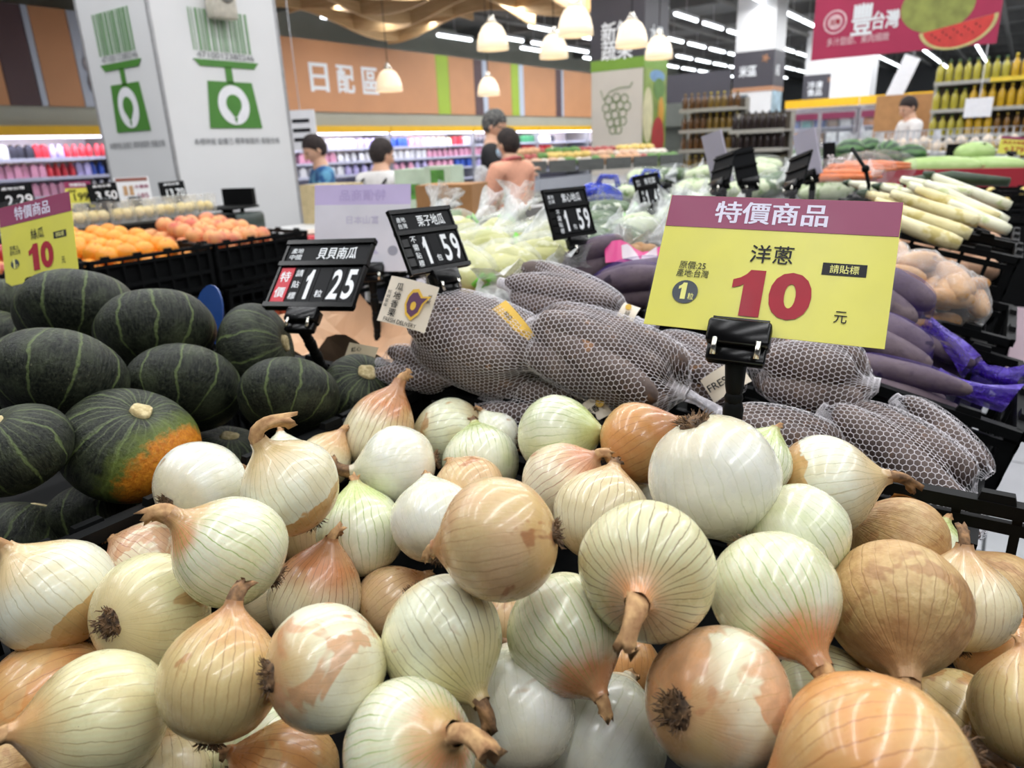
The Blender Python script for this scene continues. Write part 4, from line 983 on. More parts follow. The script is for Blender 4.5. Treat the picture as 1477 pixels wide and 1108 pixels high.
# ---------------- wooden ceiling lattice
def wood():
    q = NT('pale_lattice_wood', .55); m = q.n('ShaderNodeMapping'); m.inputs['Scale'].default_value = (1, 1, 14); q.l(q.obj(), m.inputs[0])
    n = q.noise(m.outputs[0], 2.2, 4, .6); q.color(q.mix(q.mr(n, .3, .7), lin((186, 150, 104)), lin((216, 184, 138)))); return q.m
WOOD = wood()
lat = thing('ceiling_lattice', 'pale wooden ceiling lattice of wavy boards above the pendant lamps', 'ceiling lattice', (-7, 8, 3.5))
def wavy(mb, L, along, off, ph):
    n = 36; vs = []; fs = []
    for i in range(n + 1):
        s = L * (i / n - .5); z = .12 + .16 * sin(s * 1.5 + ph)
        for dz, t in ((z, -.02), (z, .02), (z + .34, .02), (z + .34, -.02)): vs.append((s, off + t, dz) if along == 'x' else (off + t, s, dz))
    for i in range(n):
        for k in range(4): fs.append((i * 4 + k, i * 4 + (k + 1) % 4, (i + 1) * 4 + (k + 1) % 4, (i + 1) * 4 + k))
    fs += [(0, 1, 2, 3), (n * 4 + 3, n * 4 + 2, n * 4 + 1, n * 4)]; mb.add(vs, fs, 0, False)
for k in range(7):
    mb = MB(); wavy(mb, 7.6, 'x', -3.6 + 1.2 * k, k * 1.7); mb.build('board', WOOD, lat)
for k in range(6):
    mb = MB(); wavy(mb, 8.4, 'y', -3.5 + 1.4 * k, k * 2.1); mb.build('board', WOOD, lat)
for sx in (-1, 1):
    for sy in (-1, 1): mb = MB(); mb.tube([(sx * 3.4, sy * 3.4, .4), (sx * 3.4, sy * 3.4, .8)], .012, 6); mb.build('hanger', HOUS, lat)

# ---------------- pendant lamps
def shade_mat():
    q = NT('glowing_milk_glass', .3); sp = q.n('ShaderNodeSeparateXYZ'); q.l(q.obj(), sp.inputs[0])
    q.color(lin((246, 232, 206))); q.b.inputs['Emission Color'].default_value = lin((255, 226, 182)); q.b.inputs['Emission Strength'].default_value = .62; return q.m
SHADE = shade_mat(); LAMPB = mat('lamp_bulb_glow', (255, 240, 210), .5, emit=9, emit_col=(255, 236, 205), var=0, bump=0)
pl = thing('pendant_lamp', '', 'pendant lamp')
prof = [(.02, .26), (.05, .255), (.10, .22), (.140, .15), (.160, .07), (.166, .0)]
mb = MB(); mb.lathe(prof + [(r - .008, z) for r, z in prof[::-1]], 28); mb.build('glass_shade', SHADE, pl)
mb = MB(); mb.lathe([(0, .33), (.022, .33), (.03, .30), (.055, .265), (.05, .25), (0, .25)], 16); mb.build('metal_cap', CHROME, pl)
mb = MB(); mb.ball((0, 0, .10), .04, 12, 8); mb.build('bulb', LAMPB, pl)
mb = MB(); mb.tube([(0, 0, .32), (0, 0, 1.35)], .005, 5); mb.build('cord', BLACK, pl)
for k, (px, py, d, lab) in enumerate(((711, 72, 7.4, 'pendant lamp with milk glass shade, lower left of the highest bright pair'), (830, 52, 6.6, 'largest pendant lamp, at the top beside the dark vegetable pillar sign'), (799, 84, 8.2, 'pendant lamp half under the largest one, a little lower'), (911, 68, 7.4, 'pendant lamp in front of the dark vegetable pillar sign'), (950, 85, 8.6, 'pendant lamp at the right edge of the vegetable pillar'), (562, 132, 9.0, 'pendant lamp below the white department letters'), (705, 138, 10.6, 'smallest pendant lamp, before the brown wall stripe'), (331, 4, 6.6, 'pendant lamp peeking out at the top edge above the scale pillar'), (545, -6, 7.0, 'pendant lamp cut off by the top edge above the department letters'))):
    o = pl if k == 0 else copy_tree(pl); o.location = at(px, py, d); o['label'] = lab; o['group'] = 'milk glass pendant lamps'

# ================================================================ PILLARS
PILW = mat('white_pillar_panel', (222, 222, 223), .5, 0, .02, 1.5, 0); GRN = mat('green_print', (74, 130, 52), .5, 0, .03, 10, 0); GRYI = mat('grey_print', (116, 118, 122), .5, 0, .03, 10, 0); PILE = mat('pillar_corner_trim', (168, 168, 170), .35, .3)
pil = thing('scale_pillar', 'big white pillar with green barcode and weighing scale prints', 'pillar', (-4.732, 3.103, 0))
mb = MB(); mb.box((0, 0, 2.15), (.80, .92, 4.3)); mb.build('shaft', PILW, pil)
for sx in (-1, 1):
    for sy in (-1, 1): mb = MB(); mb.box((sx * .398, sy * .458, 2.15), (.018, .018, 4.3)); mb.build('corner_strip', PILE, pil)
def scale_print(R, loc):
    root = link('scale_print', MB().box((0, -.004, .0), (.05, .03, .004)).mesh('scale_print', GRN), pil, loc, R.to_quaternion().to_euler())
    rg = random.Random(4); x = -.225; mb = MB()
    while x < .205:
        w = rg.choice((.004, .007, .012, .016)); mb.box((x + w / 2, .325, .002), (w, .24, .003)); x += w + rg.choice((.010, .014, .020))
    mb.build('barcode', mat('pale_green_print', (118, 156, 112), .5, 0, .03, 10, 0), root)
    text('4710012380246', .42, .035, GRYI, root, 0, .182, .003, .0)
    mb = MB(); mb.poly([(-.24, .155), (.24, .155), (.20, .115), (-.20, .115)], .004); mb.build('tray', GRN, root)
    mb = MB(); mb.box((0, .07, .002), (.05, .10, .004)); mb.build('post', GRN, root)
    mb = MB(); mb.poly([(-.165, .03), (.165, .03), (.20, -.255), (-.20, -.255)], .004); mb.build('scale_body', GRN, root)
    mb = MB(); mb.add([(.118 * cos(a), -.112 + .122 * sin(a), .006) for a in np.linspace(0, 6.2, 36)], [tuple(range(36))]); mb.build('dial', WHITE, root)
    mb = MB(); mb.poly([(.058 * cos(a), -.105 + .058 * sin(a)) for a in np.linspace(-.9, pi + .9, 24)] + [(-.01, -.185), (.01, -.185)], .002); mb.build('dial_mark', GRN, root, (0, 0, .006))
    mb = MB(); mb.poly([(-.014, -.19), (.014, -.19), (0, -.225)], .002); mb.build('dial_pointer', GRN, root, (0, 0, .0065))
    text('本標秤組 設備已 標準檢驗所 檢驗合格', .66, .042, GRYI, root, 0, -.335, .003, .004)
scale_print(rmat((0, 1, 0), (0, 0, 1)), (.402, .02, 1.85)); scale_print(rmat((1, 0, 0), (0, 0, 1)), (.0, -.462, 1.85))
sp = thing('wall_speaker', 'cream box speaker with round grey grille fixed to the white pillar', 'speaker', (-4.30, 3.06, 2.26))
mb = MB(); mb.rbox((.03, .04, .10), (.10, .17, .24), .02); mb.build('box', mat('cream_plastic', (206, 200, 186), .45), sp)
mb = MB(); mb.lathe([(0, .0), (.052, .0), (.056, .008), (.05, .012), (0, .014)], 24); mb.build('grille', mat('speaker_grille', (128, 126, 120), .6, 0, .2, 200, .3), sp, (.08, .05, .12), rmat((0, 1, 0), (0, 0, 1)))

def pillar(label, px, py, d, w, name='pillar', dep=None):
    c = at(px, py, d); dep = dep or w
    t = thing(name, label, 'pillar', (c.x - w / 2, c.y + dep / 2, 0)); mb = MB(); mb.box((0, 0, 2.15), (w, dep, 4.3)); mb.build('shaft', PILW, t); return t, c, w, dep
SLATE = mat('dark_slate_board', (66, 64, 72), .5, 0, .02, 4, 0); TANB = mat('tan_strip', (176, 128, 96), .5); LEAFG = mat('leaf_green_board', (120, 160, 60), .5, 0, .03, 4, 0)
# vegetable pillar
t, c, w, dp = pillar('square pillar with dark head, grape drawing and fruit pictures, behind the pendant lamps', 928, 100, 9.5, .78, 'vegetable_pillar')
for face in (0, 1):
    R = rmat((1, 0, 0), (0, 0, 1)) if face == 0 else rmat((0, 1, 0), (0, 0, 1)); loc = (0, -dp / 2 - .002, 0) if face == 0 else (w / 2 + .002, 0, 0)
    mb = MB(); mb.box((0, 3.0, .004), (w * 1.02, 1.02, .01)); b = mb.build('head_board', SLATE, t, loc, R)
    mb = MB(); mb.box((0, 2.42, .006), (w * 1.02, .14, .012)); mb.build('green_strip', LEAFG, t, loc, R)
    pal = mat('pale_print_panel', (206, 200, 190), .5, 0, .02, 2, 0) if face == 0 else mat('green_print_panel', (128, 150, 70), .5, 0, .2, 3, 0)
    mb = MB(); mb.box((0, 1.66, .004), (w, 1.38, .01)); pn = mb.build('print_panel', pal, t, loc, R)
    if face == 0:
        text('新鮮', .46, .24, INKW, b, 0, 2.83, .012, .02); text('蔬果', .46, .24, INKW, b, 0, 2.6 + .0, .012, .02)
        OL = mat('grape_outline', (112, 134, 84), .6, 0, .03, 10, 0); rg = random.Random(3)
        for (x, y) in [(-.12, 2.02), (.0, 2.05), (.12, 2.03), (-.16, 1.92), (-.05, 1.94), (.06, 1.95), (.16, 1.93), (-.13, 1.82), (-.02, 1.83), (.1, 1.84), (-.09, 1.72), (.02, 1.73), (.1, 1.74), (-.05, 1.63), (.03, 1.63)]:
            mb = MB(); mb.tube([(x + .055 * cos(a), y - .05 + .055 * sin(a), .012) for a in np.linspace(0, 2 * pi, 13)], .007, 4, caps=False); mb.build('grape', OL, pn)
        mb = MB(); mb.tube([(-.24, 2.1, .012), (-.2, 1.98, .012), (-.1, 2.08, .012), (.05, 2.12, .012), (.2, 2.12, .012), (.24, 2.18, .012)], .007, 4); mb.build('vine', OL, pn)
    else:
        text('水果', .42, .22, INKW, b, 0, 2.78, .012, .02)
        for nm, x, y, rx, ry, cc in (('melon', -.25, 1.75, .17, .36, (206, 200, 160)), ('red_pepper', .1, 1.45, .22, .28, (170, 62, 62)), ('leaf', .12, 2.1, .2, .14, (90, 130, 60)), ('sky', .05, 2.26, .26, .08, (110, 150, 190)), ('carrot', .2, 1.8, .1, .2, (206, 150, 60))):
            mb = MB(); mb.add([(x + rx * cos(a), y + ry * sin(a), .010 + .0005 * len(nm)) for a in np.linspace(0, 6.1, 24)], [tuple(range(24))]); mb.build('printed_' + nm, mat('print_' + nm, cc, .5, 0, .06, 8, 0), pn)
# grocery pillars
for lab, px, py, d, w2, words, zz in (('white pillar with dark rice department board and tan strip', 1115, 100, 13.5, .74, '米區', 2.62), ('far pillar with dark two-line board left of the hanging banner', 1208, 110, 19, .85, '冷凍\n食品', 2.6)):
    t, c, w, dp = pillar(lab, px, py, d, w2)
    for face in (0, 1):
        R = rmat((1, 0, 0), (0, 0, 1)) if face == 0 else rmat((0, 1, 0), (0, 0, 1)); loc = (0, -dp / 2 - .002, 0) if face == 0 else (w / 2 + .002, 0, 0)
        mb = MB(); mb.box((0, zz + .03, .006), (w * 1.03, .64, .012)); b = mb.build('department_board', SLATE, t, loc, R)
        mb = MB(); mb.box((0, zz - .33, .008), (w * 1.03, .08, .014)); mb.build('tan_strip', TANB, t, loc, R)
        text(words, w * (.45 if face == 0 else .4), .2 if len(words) < 3 else .36, INKW, b, -w * .14, zz, .014, .02)
        if face == 0:
            for k in range(5):
                a = 2 * pi * k / 5; mb = MB(); mb.tube([(w * .3, zz + .2, .014), (w * .3 + .07 * cos(a), zz + .2 + .07 * sin(a), .014)], [.012, .02], 5); mb.build('emblem_petal', TANB, b)
            mb = MB(); mb.box((-w * .28, 1.95, .006), (w * .35, .5, .01)); mb.build('poster', mat('grey_poster', (96, 104, 112), .5, 0, .25, 6, 0), t, loc, R)
        else:
            mb = MB(); mb.box((0, 1.9, .006), (w * .9, .7, .01)); mb.build('poster', mat('blue_green_poster', (150, 176, 190), .5, 0, .25, 3, 0), t, loc, R)
pillar('plain white pillar just behind the freezer row', 1258, 90, 17, .9)

# ================================================================ DAIRY WALL
YELH = mat('yellow_case_header', (236, 184, 24), .5, 0, .02, 4, 0); CASEW = mat('white_case_liner', (226, 226, 240), .4, 0, .02, 4, 0); CASEG = mat('grey_case_body', (150, 152, 158), .45); LED = mat('case_light_strip', (246, 246, 255), .5, emit=4.5, emit_col=(222, 224, 255), var=0, bump=0); PRICE = mat('shelf_price_rail', (196, 198, 220), .4)
dc = thing('dairy_case', '', 'dairy case')
mb = MB(); mb.box((-.42, 0, 1.1), (.06, 2.96, 1.6)); mb.build('back_panel', CASEW, dc)
mb = MB(); mb.box((0, 0, .25), (.9, 2.98, .5)); mb.build('base', CASEG, dc)
mb = MB(); mb.box((.05, 0, 1.885), (.85, 2.98, .10)); mb.box((.472, 0, 1.885), (.01, 2.98, .13)); mb.build('header', YELH, dc)
mb = MB(); mb.box((.40, 0, 1.805), (.05, 2.9, .03)); mb.build('light_strip', LED, dc)
for s in (-1, 1): mb = MB(); mb.box((0, s * 1.485, 1.1), (.86, .02, 1.5)); mb.build('side_panel', CASEG, dc)
for z in (.72, .98, 1.24, 1.5): mb = MB(); mb.box((.02, 0, z), (.66, 2.94, .02)); mb.box((.36, 0, z + .005), (.012, 2.94, .045)); mb.build('shelf', PRICE, dc)
names = 'first second third fourth fifth sixth seventh eighth'.split()
for k in range(8):
    cl = bpy.data.lights.new('case_light', 'AREA'); cl.shape = 'RECTANGLE'; cl.size = .05; cl.size_y = 2.8; cl.energy = 17; cl.color = (.86, .87, 1.0); clo = bpy.data.objects.new('case_light', cl); COL.objects.link(clo); clo.location = (-11.34, 1.5 + 3.0 * k, 1.78); clo.rotation_euler = (0, radians(38), 0)
    o = dc if k == 0 else copy_tree(dc); o.location = (-11.78, 1.5 + 3.0 * k, 0); o['label'] = 'lit open dairy case under the orange board, %s along the wall from the aisle end' % names[k]; o['group'] = 'lit dairy cases along the wall'
PC = [('white', (232, 232, 240)), ('red', (206, 56, 70)), ('blue', (58, 92, 190)), ('dark', (58, 58, 70)), ('cream', (226, 214, 180)), ('pink', (226, 160, 190)), ('green', (70, 140, 100)), ('lilac', (186, 176, 226))]
DRK = []
for nm, c in PC:
    mc = mat('pack_' + nm, c, .4, 0, .05, 12, 0)
    mb = MB(); mb.lathe([(0, 0), (.042, 0), (.044, .02), (.044, .12), (.02, .165), (.018, .185), (0, .185)], 10, caps=False); a = mb.mesh('drink_bottle', mc)
    mb = MB(); mb.box((0, 0, .075), (.085, .085, .15)); mb.add([(-.0425, -.0425, .15), (.0425, -.0425, .15), (.0425, .0425, .15), (-.0425, .0425, .15), (-.0425, 0, .19), (.0425, 0, .19)], [(0, 1, 5, 4), (2, 3, 4, 5), (1, 2, 5), (3, 0, 4)]); b = mb.mesh('drink_carton', mc); DRK.append((nm, a, b))
rg = random.Random(21); n = 0; PALE = [0, 0, 0, 7, 7, 7, 1, 2, 3, 4, 5, 5, 6]
for z, y0, y1, st, wd in ((1.51, 4.0, 6.5, .105, 1), (1.25, 4.0, 6.5, .105, 1), (.99, 4.2, 6.3, .12, 1), (1.51, 9.6, 19, .20, 1.7), (1.25, 9.6, 19, .20, 1.7), (.99, 9.6, 18, .24, 1.9)):
    y = y0; kind = PALE[rg.randrange(len(PALE))]; left = rg.randint(3, 6); bt = 0
    while y < y1:
        if left == 0: kind = PALE[rg.randrange(len(PALE))]; left = rg.randint(2, 6); bt = rg.randrange(2)
        nm, a, b = DRK[kind]; left -= 1
        o = link('drink_bottle' if bt else 'drink_carton', a if bt else b, None, (-11.50 + rg.uniform(-.02, .02), y, z), None, (1.2, wd, 1.05)); n += 1
        wh = 'near' if y < 7 else 'far'; lev = {1.51: 'top', 1.25: 'middle', .99: 'lower'}[z]
        tag(o, f'{nm} {"bottle" if bt else "carton"} in a row on the {lev} shelf of the {wh} dairy cases', 'drink pack', f'{nm} {"bottles" if bt else "cartons"} on the {lev} {wh} dairy shelf'); y += st

# ================================================================ FRUIT TABLE
for lab, x0, x1, y0, y1, z0, z1 in (('black crate of red apples behind the left sale sign', -3.2, -2.56, .72, 1.16, .915, 1.07), ('black crate of oranges on the fruit table', -3.2, -2.56, 1.18, 1.64, .915, 1.07), ('black crate of peaches at the end of the fruit table', -3.2, -2.56, 1.66, 2.12, .915, 1.07)):
    crate(lab, x0, x1, y0, y1, z0, z1 + .02, group='black crates on top of the fruit table', rails=2, liner=True)
for i in range(3):
    for k, (z0, z1) in enumerate(((.02, .45), (.465, .91))):
        y = .72 + .48 * i
        c = crate('closed black crate in the %s tier under the %s' % (('lower', 'upper')[k], ('apples', 'oranges', 'peaches')[i]), -3.2, -2.55, y, y + .45, z0, z1 - .005, group='black crates stacked under the fruit', rails=5)
        mb = MB()
        mb.box((0, 0, .19), (.60, .42, .36)); mb.build('inner_wall', BLACK, c)
        o = text('蔬果', .07, .028, mat('orange_crate_mark', (190, 84, 50), .5), c, 0, 0, 0, .02); o.location = (.338, .0, .30); o.rotation_mode = 'QUATERNION'; o.rotation_quaternion = rmat((0, 1, 0), (0, 0, 1)).to_quaternion()
def fruit_mat(name, a, b, c, rough=.4):
    q = NT(name, rough); off = q.math('MULTIPLY', q.rand(), 17.0); p = q.vadd(q.obj(), q.comb(off, off, off)); n1 = q.noise(p, 14, 3); n2 = q.noise(p, 160, 2)
    q.color(q.mix(q.mr(n1, .42, .66), q.mix(q.mr(n1, .2, .5), lin(a), lin(b)), lin(c))); q.bump(n2, .15, .001); return q.m
def fruit_proto(name, label, cat, group, r, m, dimple=.12, stem=True, k=0):
    t = thing(name, label, cat, (0, 0, 0), None, group); pr = []
    for i in range(15):
        a = -pi / 2 + pi * i / 14; pr.append((max(cos(a), 0) ** .85 * r, sin(a) * r * .93 - dimple * r * max(0, 1 - cos(a) / .35) ** 1.5 * (1 if a > 0 else -.6)))
    mb = MB(); mb.lathe(pr, 18); mb.build('flesh', m, t, (0, 0, r))
    if stem: mb = MB(); mb.tube([(0, 0, r * 1.75), (.002, .001, r * 2.02)], [.003, .002], 5); mb.build('stem', STALKD, t)
    return t
AP = fruit_mat('red_apple_skin', (150, 34, 40), (186, 60, 52), (220, 170, 96), .25); OR = fruit_mat('orange_peel', (224, 136, 28), (236, 152, 40), (240, 164, 58)); PE = fruit_mat('peach_skin', (222, 148, 92), (232, 172, 112), (206, 104, 84), .6)
def heap(proto, x0, x1, y0, y1, z, nx, ny, layers, jit, rise, rg):
    first = True; k = 0
    for l in range(layers):
        for i in range(nx - l):
            for j in range(ny - l):
                o = proto if first else copy_tree(proto); first = False
                x = x0 + (x1 - x0) * (i + .5 + l * .5) / nx; y = y0 + (y1 - y0) * (j + .5 + l * .5) / ny
                o.location = (x + rg.uniform(-jit, jit), y + rg.uniform(-jit, jit), z + l * .052 + rise * (x1 - x) / (x1 - x0) + rg.uniform(-.005, .005)); o.rotation_euler = (rg.uniform(-.4, .4), rg.uniform(-.4, .4), rg.uniform(0, 6))
rg = random.Random(31)
heap(fruit_proto('apple', 'red apple heaped in the crate behind the left sale sign', 'apple', 'red apples in the crate', .042, AP), -3.15, -2.60, .75, 1.14, .985, 6, 4, 2, .006, .07, rg)
heap(fruit_proto('orange', 'bright orange heaped in the middle crate of the fruit table', 'orange', 'oranges in the middle crate', .040, OR, .04), -3.15, -2.60, 1.21, 1.62, .985, 7, 5, 2, .006, .07, rg)
heap(fruit_proto('peach', 'pinkish peach heaped in the end crate of the fruit table', 'peach', 'peaches in the end crate', .038, PE, .10), -3.15, -2.60, 1.69, 2.06, .985, 7, 5, 2, .006, .07, rg)
# clamshell packs behind
mb = MB(); mb.box((-3.45, 1.5, .57), (.42, 1.5, 1.14)); sh = thing('back_shelf', 'dark shelf behind the fruit crates carrying clear fruit packs', 'shelf'); mb.build('body', BLACK, sh)
PK = film('clear_pack', (240, 240, 235), .2, .12, 20, .3); GOLD = fruit_mat('golden_fruit', (206, 178, 96), (222, 200, 130), (232, 214, 160), .5)
pk = thing('fruit_pack', 'clear pack of golden fruit in the row behind the oranges', 'fruit pack', (0, 0, 0), None, 'clear packs of golden fruit')
mb = MB(); mb.box((0, 0, .05), (.13, .10, .10)); mb.build('clear_box', PK, pk)
for dx in (-1, 1):
    for dy in (-1, 1): mb = MB(); mb.ball((dx * .030, dy * .024, .04), .026, 10, 7); mb.build('fruit', GOLD, pk)
for k in range(10): o = pk if k == 0 else copy_tree(pk); o.location = (-3.40, 1.22 + .105 * k, 1.142)
# small price signs of the fruit table
def stick_sign(name, label, px, py, d, w, h, yaw, tilt, roll, m, items, length=.3):
    R = card_rot(yaw, tilt, roll); t = thing(name, label, 'sign', at(px, py, d), R.to_quaternion().to_euler())
    mb = MB(); mb.box((0, 0, 0), (w, h, .004)); mb.build('card', m, t)
    for s, x, y, tw, th, mm in items:
        if s is None: mb = MB(); mb.box((x * w, y * h, .0025), (tw * w, th * h, .001)); mb.build('printed_block', mm, t)
        else: text(s, tw * w, th * h, mm, t, x * w, y * h, .0035, .02)
    clip_stand(t, R, 0, -h / 2, length, 1.1, 3); return t
stick_sign('price_sign', 'small yellow sign with magenta head over the fruit table reading 199', 115, 281, 3.2, .105, .115, 60, 8, 0, YEL, [(None, 0, .38, 1, .24, MAG), ('特價商品', 0, .38, .6, .13, INKW), ('199', .05, -.08, .55, .3, INKK), ('蘋果', -.25, .15, .3, .1, INKK)])
stick_sign('price_sign', 'white sign with brown head and pictures above the fruit packs', 192, 273, 3.5, .155, .115, 60, 8, 0, WHITE, [(None, 0, .4, .9, .14, mat('brown_print', (140, 84, 72), .5)), (None, -.22, -.05, .12, .4, mat('tan_print', (190, 150, 110), .5)), (None, -.05, -.05, .12, .4, mat('tan_print', (190, 150, 110), .5)), ('185', .26, -.28, .3, .2, MAG), ('水蜜桃', .25, .1, .4, .16, MAG)])
for lab, px, py, d, it in (('black price board reading 3.50 above the oranges', 149, 279, 3.2, '3.50'), ('black price board reading 13.70 above the peaches', 249, 275, 3.6, '13.70'), ('black price board reading 2.29 at the left frame edge over the fruit', 22, 285, 2.6, '2.29')):
    stick_sign('price_board', lab, px, py, d, .12, .09, 60, 12, 2, BLACK, [(None, 0, .36, .92, .2, CARD), ('產地台灣', 0, .36, .6, .12, INKW), (it, .1, -.12, .7, .42, INKW)])
# counter with green scale
ct = thing('counter', 'white topped counter with dark body at the foot of the white pillar', 'counter', (-3.35, 2.72, 0))
mb = MB(); mb.rbox((0, -.22, .98), (1.15, .42, .04), .03); mb.build('worktop', mat('white_laminate', (214, 212, 212), .35), ct)
mb = MB(); mb.box((0, -.22, .48), (1.06, .36, .96)); mb.build('body', mat('dark_brown_laminate', (44, 34, 34), .5), ct)
bx = thing('weighing_scale', 'dark green counter scale standing by the white pillar', 'scale', (-3.55, 2.42, 1.0), (0, 0, .3))
mb = MB(); mb.rbox((0, 0, .06), (.30, .26, .12), .03); mb.build('housing', mat('dark_green_plastic', (28, 44, 40), .4), bx)
mb = MB(); mb.rbox((0, 0, .15), (.26, .24, .012), .02); mb.tube([(0, 0, .12), (0, 0, .15)], .03, 10); mb.build('pan', BLACK, bx)
mb = MB(); mb.box((-.02, .14, .2), (.2, .03, .09)); mb.tube([(0, .13, .1), (-.02, .14, .18)], .012, 8); mb.build('display', BLACK, bx)
for k in range(4):
    o = MB().box((0, 0, 0), (.30, .21, .006)).build('paper_sheet', mat('paper_%d' % (k % 2), ((222, 220, 214), (196, 176, 160))[k % 2], .6), None, (-3.0 + .02 * k, 2.48 + .02 * k, 1.004 + .008 * k), (0, 0, .3 * k)); tag(o, ('white', 'brownish', 'upper white', 'top brownish')[k] + ' paper sheet on the counter beside the scale', 'paper')
o = MB().rbox((0, 0, 0), (.16, .06, .02), .01).build('red_folder', mat('red_plastic', (206, 60, 70), .4), None, (-2.86, 2.42, 1.012), (0, 0, .9)); tag(o, 'red strip lying at the edge of the white counter', 'folder')

# ================================================================ ISLAND IN FRONT OF THE VEGETABLE PILLAR
isl = thing('produce_island', 'long vegetable island with grey price rails behind the two shoppers', 'display table', at(760, 240, 7.4) - Vector((0, 0, 1.24)))
a, b = at(745, 240, 7.2), at(985, 222, 7.9); b.z = a.z = 0; dv = (b - a); Lx = dv.length; yaw = atan2(dv.y, dv.x); isl.location = (a + b) / 2; isl.rotation_euler = (0, 0, yaw)
RAIL = mat('grey_price_rail', (92, 94, 92), .45); WSH = mat('white_shelf', (206, 206, 206), .4)
mb = MB(); mb.box((0, .5, .45), (Lx, 1.0, .9)); mb.build('body', mat('dark_island_body', (50, 46, 44), .6), isl)
mb = MB(); mb.box((0, .42, 1.17), (Lx, .9, .03)); mb.box((0, .0, 1.12), (Lx, .02, .03)); mb.build('shelf', WSH, isl)
for k in range(6): mb = MB(); mb.box((-Lx / 2 + Lx * (k + .5) / 6, -.03, 1.20), (Lx / 6 - .03, .02, .12)); mb.build('price_rail', RAIL, isl)
for k in range(6): text('台灣鮮蔬', Lx / 6 * .5, .05, INKW, isl, 0, 0, 0).location = (-Lx / 2 + Lx * (k + .5) / 6, -.046, 1.20); isl.children[-1].rotation_euler = (pi / 2, 0, 0)
mb = MB(); mb.box((0, -.1, .82), (Lx, .5, .03)); mb.build('lower_shelf', WSH, isl)
Mi = Matrix.Translation(isl.location) @ Matrix.Rotation(yaw, 4, 'Z'); rg = random.Random(8)
VEG = [('pinkish ginger', (214, 176, 150), .06), ('white garlic', (226, 216, 204), .05), ('tan yam', (206, 160, 122), .07), ('green pepper', (96, 140, 70), .06), ('red onion', (176, 84, 80), .05), ('yellow squash', (218, 190, 110), .06)]
for k in range(60):
    nm, c, r = VEG[min(5, int(k % 30 / 5))] if rg.random() < .8 else VEG[rg.randrange(6)]
    mb = MB(); mb.ball((0, 0, 0), (r * 1.5, r, r * .8), 10, 6); mb.v = [tuple(Vector(v) * (1 + .25 * noise.noise(Vector(v) * 14 + Vector((k, 0, 0))))) for v in mb.v]
    p = Mi @ Vector((-Lx / 2 + Lx * ((k % 20) + .5) / 20, .1 + .25 * (k // 20), 1.24 + .05 * (k // 20)))
    o = mb.build('vegetable', mat('veg_' + nm, c, .6, 0, .1, 25, .1), None, p, (0, 0, rg.uniform(0, 3))); tag(o, f'{nm} piece heaped on the vegetable island', 'vegetable', f'{nm} pieces on the island')
for k in range(9):
    p = Mi @ Vector((Lx * (.02 + .05 * k), -.14, .835)); mb = MB(); mb.tube([(0, -.2, .05), (0, .2, .05)], .05, 10); o = mb.build('white_radish', mat('white_radish_skin', (226, 224, 216), .45), None, p); tag(o, 'white radish lying on the lower shelf of the vegetable island', 'radish', 'white radishes on the lower island shelf')

# ================================================================ GROCERY SHELVES, OIL SHELF, FREEZERS
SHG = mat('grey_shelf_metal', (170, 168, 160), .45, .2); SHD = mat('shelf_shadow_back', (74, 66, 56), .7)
def bottle_mesh(name, r, h, c, cap, rough=.15, kind=0):
    mb = MB(); mb.lathe([(0, 0), (r * .95, 0), (r, h * .04), (r, h * .58), (r * .85, h * .66), (r * .36, h * .80), (r * .32, h * .9), (r * .36, h * .9), (r * .36, h), (0, h)], 12)
    mm = MB(); mm.v, mm.f, mm.sm = mb.v, mb.f, mb.sm; mm.mi = [1 if k >= 12 * 7 else 0 for k in range(len(mb.f))]
    return mm.mesh(name, [mat(name + '_body', c, rough, 0, .06, 12, 0), mat(name + '_cap', cap, .4)])
def shelf_unit(label, px, py, d, w, zs, height, depth=.45, posts=True):
    c = at(px, py, d); t = thing('grocery_shelf', label, 'shelf', (c.x, c.y, 0), None, None)
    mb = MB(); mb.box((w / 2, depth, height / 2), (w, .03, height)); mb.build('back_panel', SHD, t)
    for z in zs: mb = MB(); mb.box((w / 2, depth / 2, z), (w, depth, .03)); mb.box((w / 2, 0, z), (w, .012, .05)); mb.build('shelf', SHG, t)
    for x in (0, w): mb = MB(); mb.box((x, depth - .02, height / 2), (.05, .05, height)); mb.build('post', SHG, t)
    return t, c
def fill(c, w, zs, depth, protos, step, name, labels, rg, rows=1):
    for z, lab in zip(zs, labels):
        x = step / 2; k = rg.randrange(len(protos)); left = 4
        while x < w:
            if left == 0: k = rg.randrange(len(protos)); left = rg.randint(3, 6)
            left -= 1; nm, me = protos[k]
            o = link(name, me, None, (c.x + x, c.y + .10, c.z * 0 + z + .016)); tag(o, f'{nm} {lab}', name.split('_')[-1], f'{nm}s {lab}'[:60]); x += step
rg = random.Random(77)
OIL = [('golden oil bottle', bottle_mesh('golden_oil', .05, .32, (196, 158, 40), (214, 190, 60))), ('yellow-green oil bottle', bottle_mesh('green_oil', .05, .30, (170, 160, 60), (60, 96, 50))), ('amber sauce bottle', bottle_mesh('amber_sauce', .042, .28, (120, 84, 30), (190, 160, 60)))]
zs = (.5, .95, 1.3, 1.66, 2.04)
t, c = shelf_unit('tall shelf of oil bottles at the right, golden bottles along its top', 1346, 128, 10.5, 2.6, zs, 2.06)
fill(c, 2.6, (2.04,), .45, OIL[:2], .115, 'oil_bottle', ('standing on top of the oil shelf',), rg)
fill(c, 2.6, (1.66, 1.3, .95), .45, OIL, .115, 'oil_bottle', ('on the upper board of the oil shelf', 'on the middle board of the oil shelf', 'on the lower board of the oil shelf'), rg)
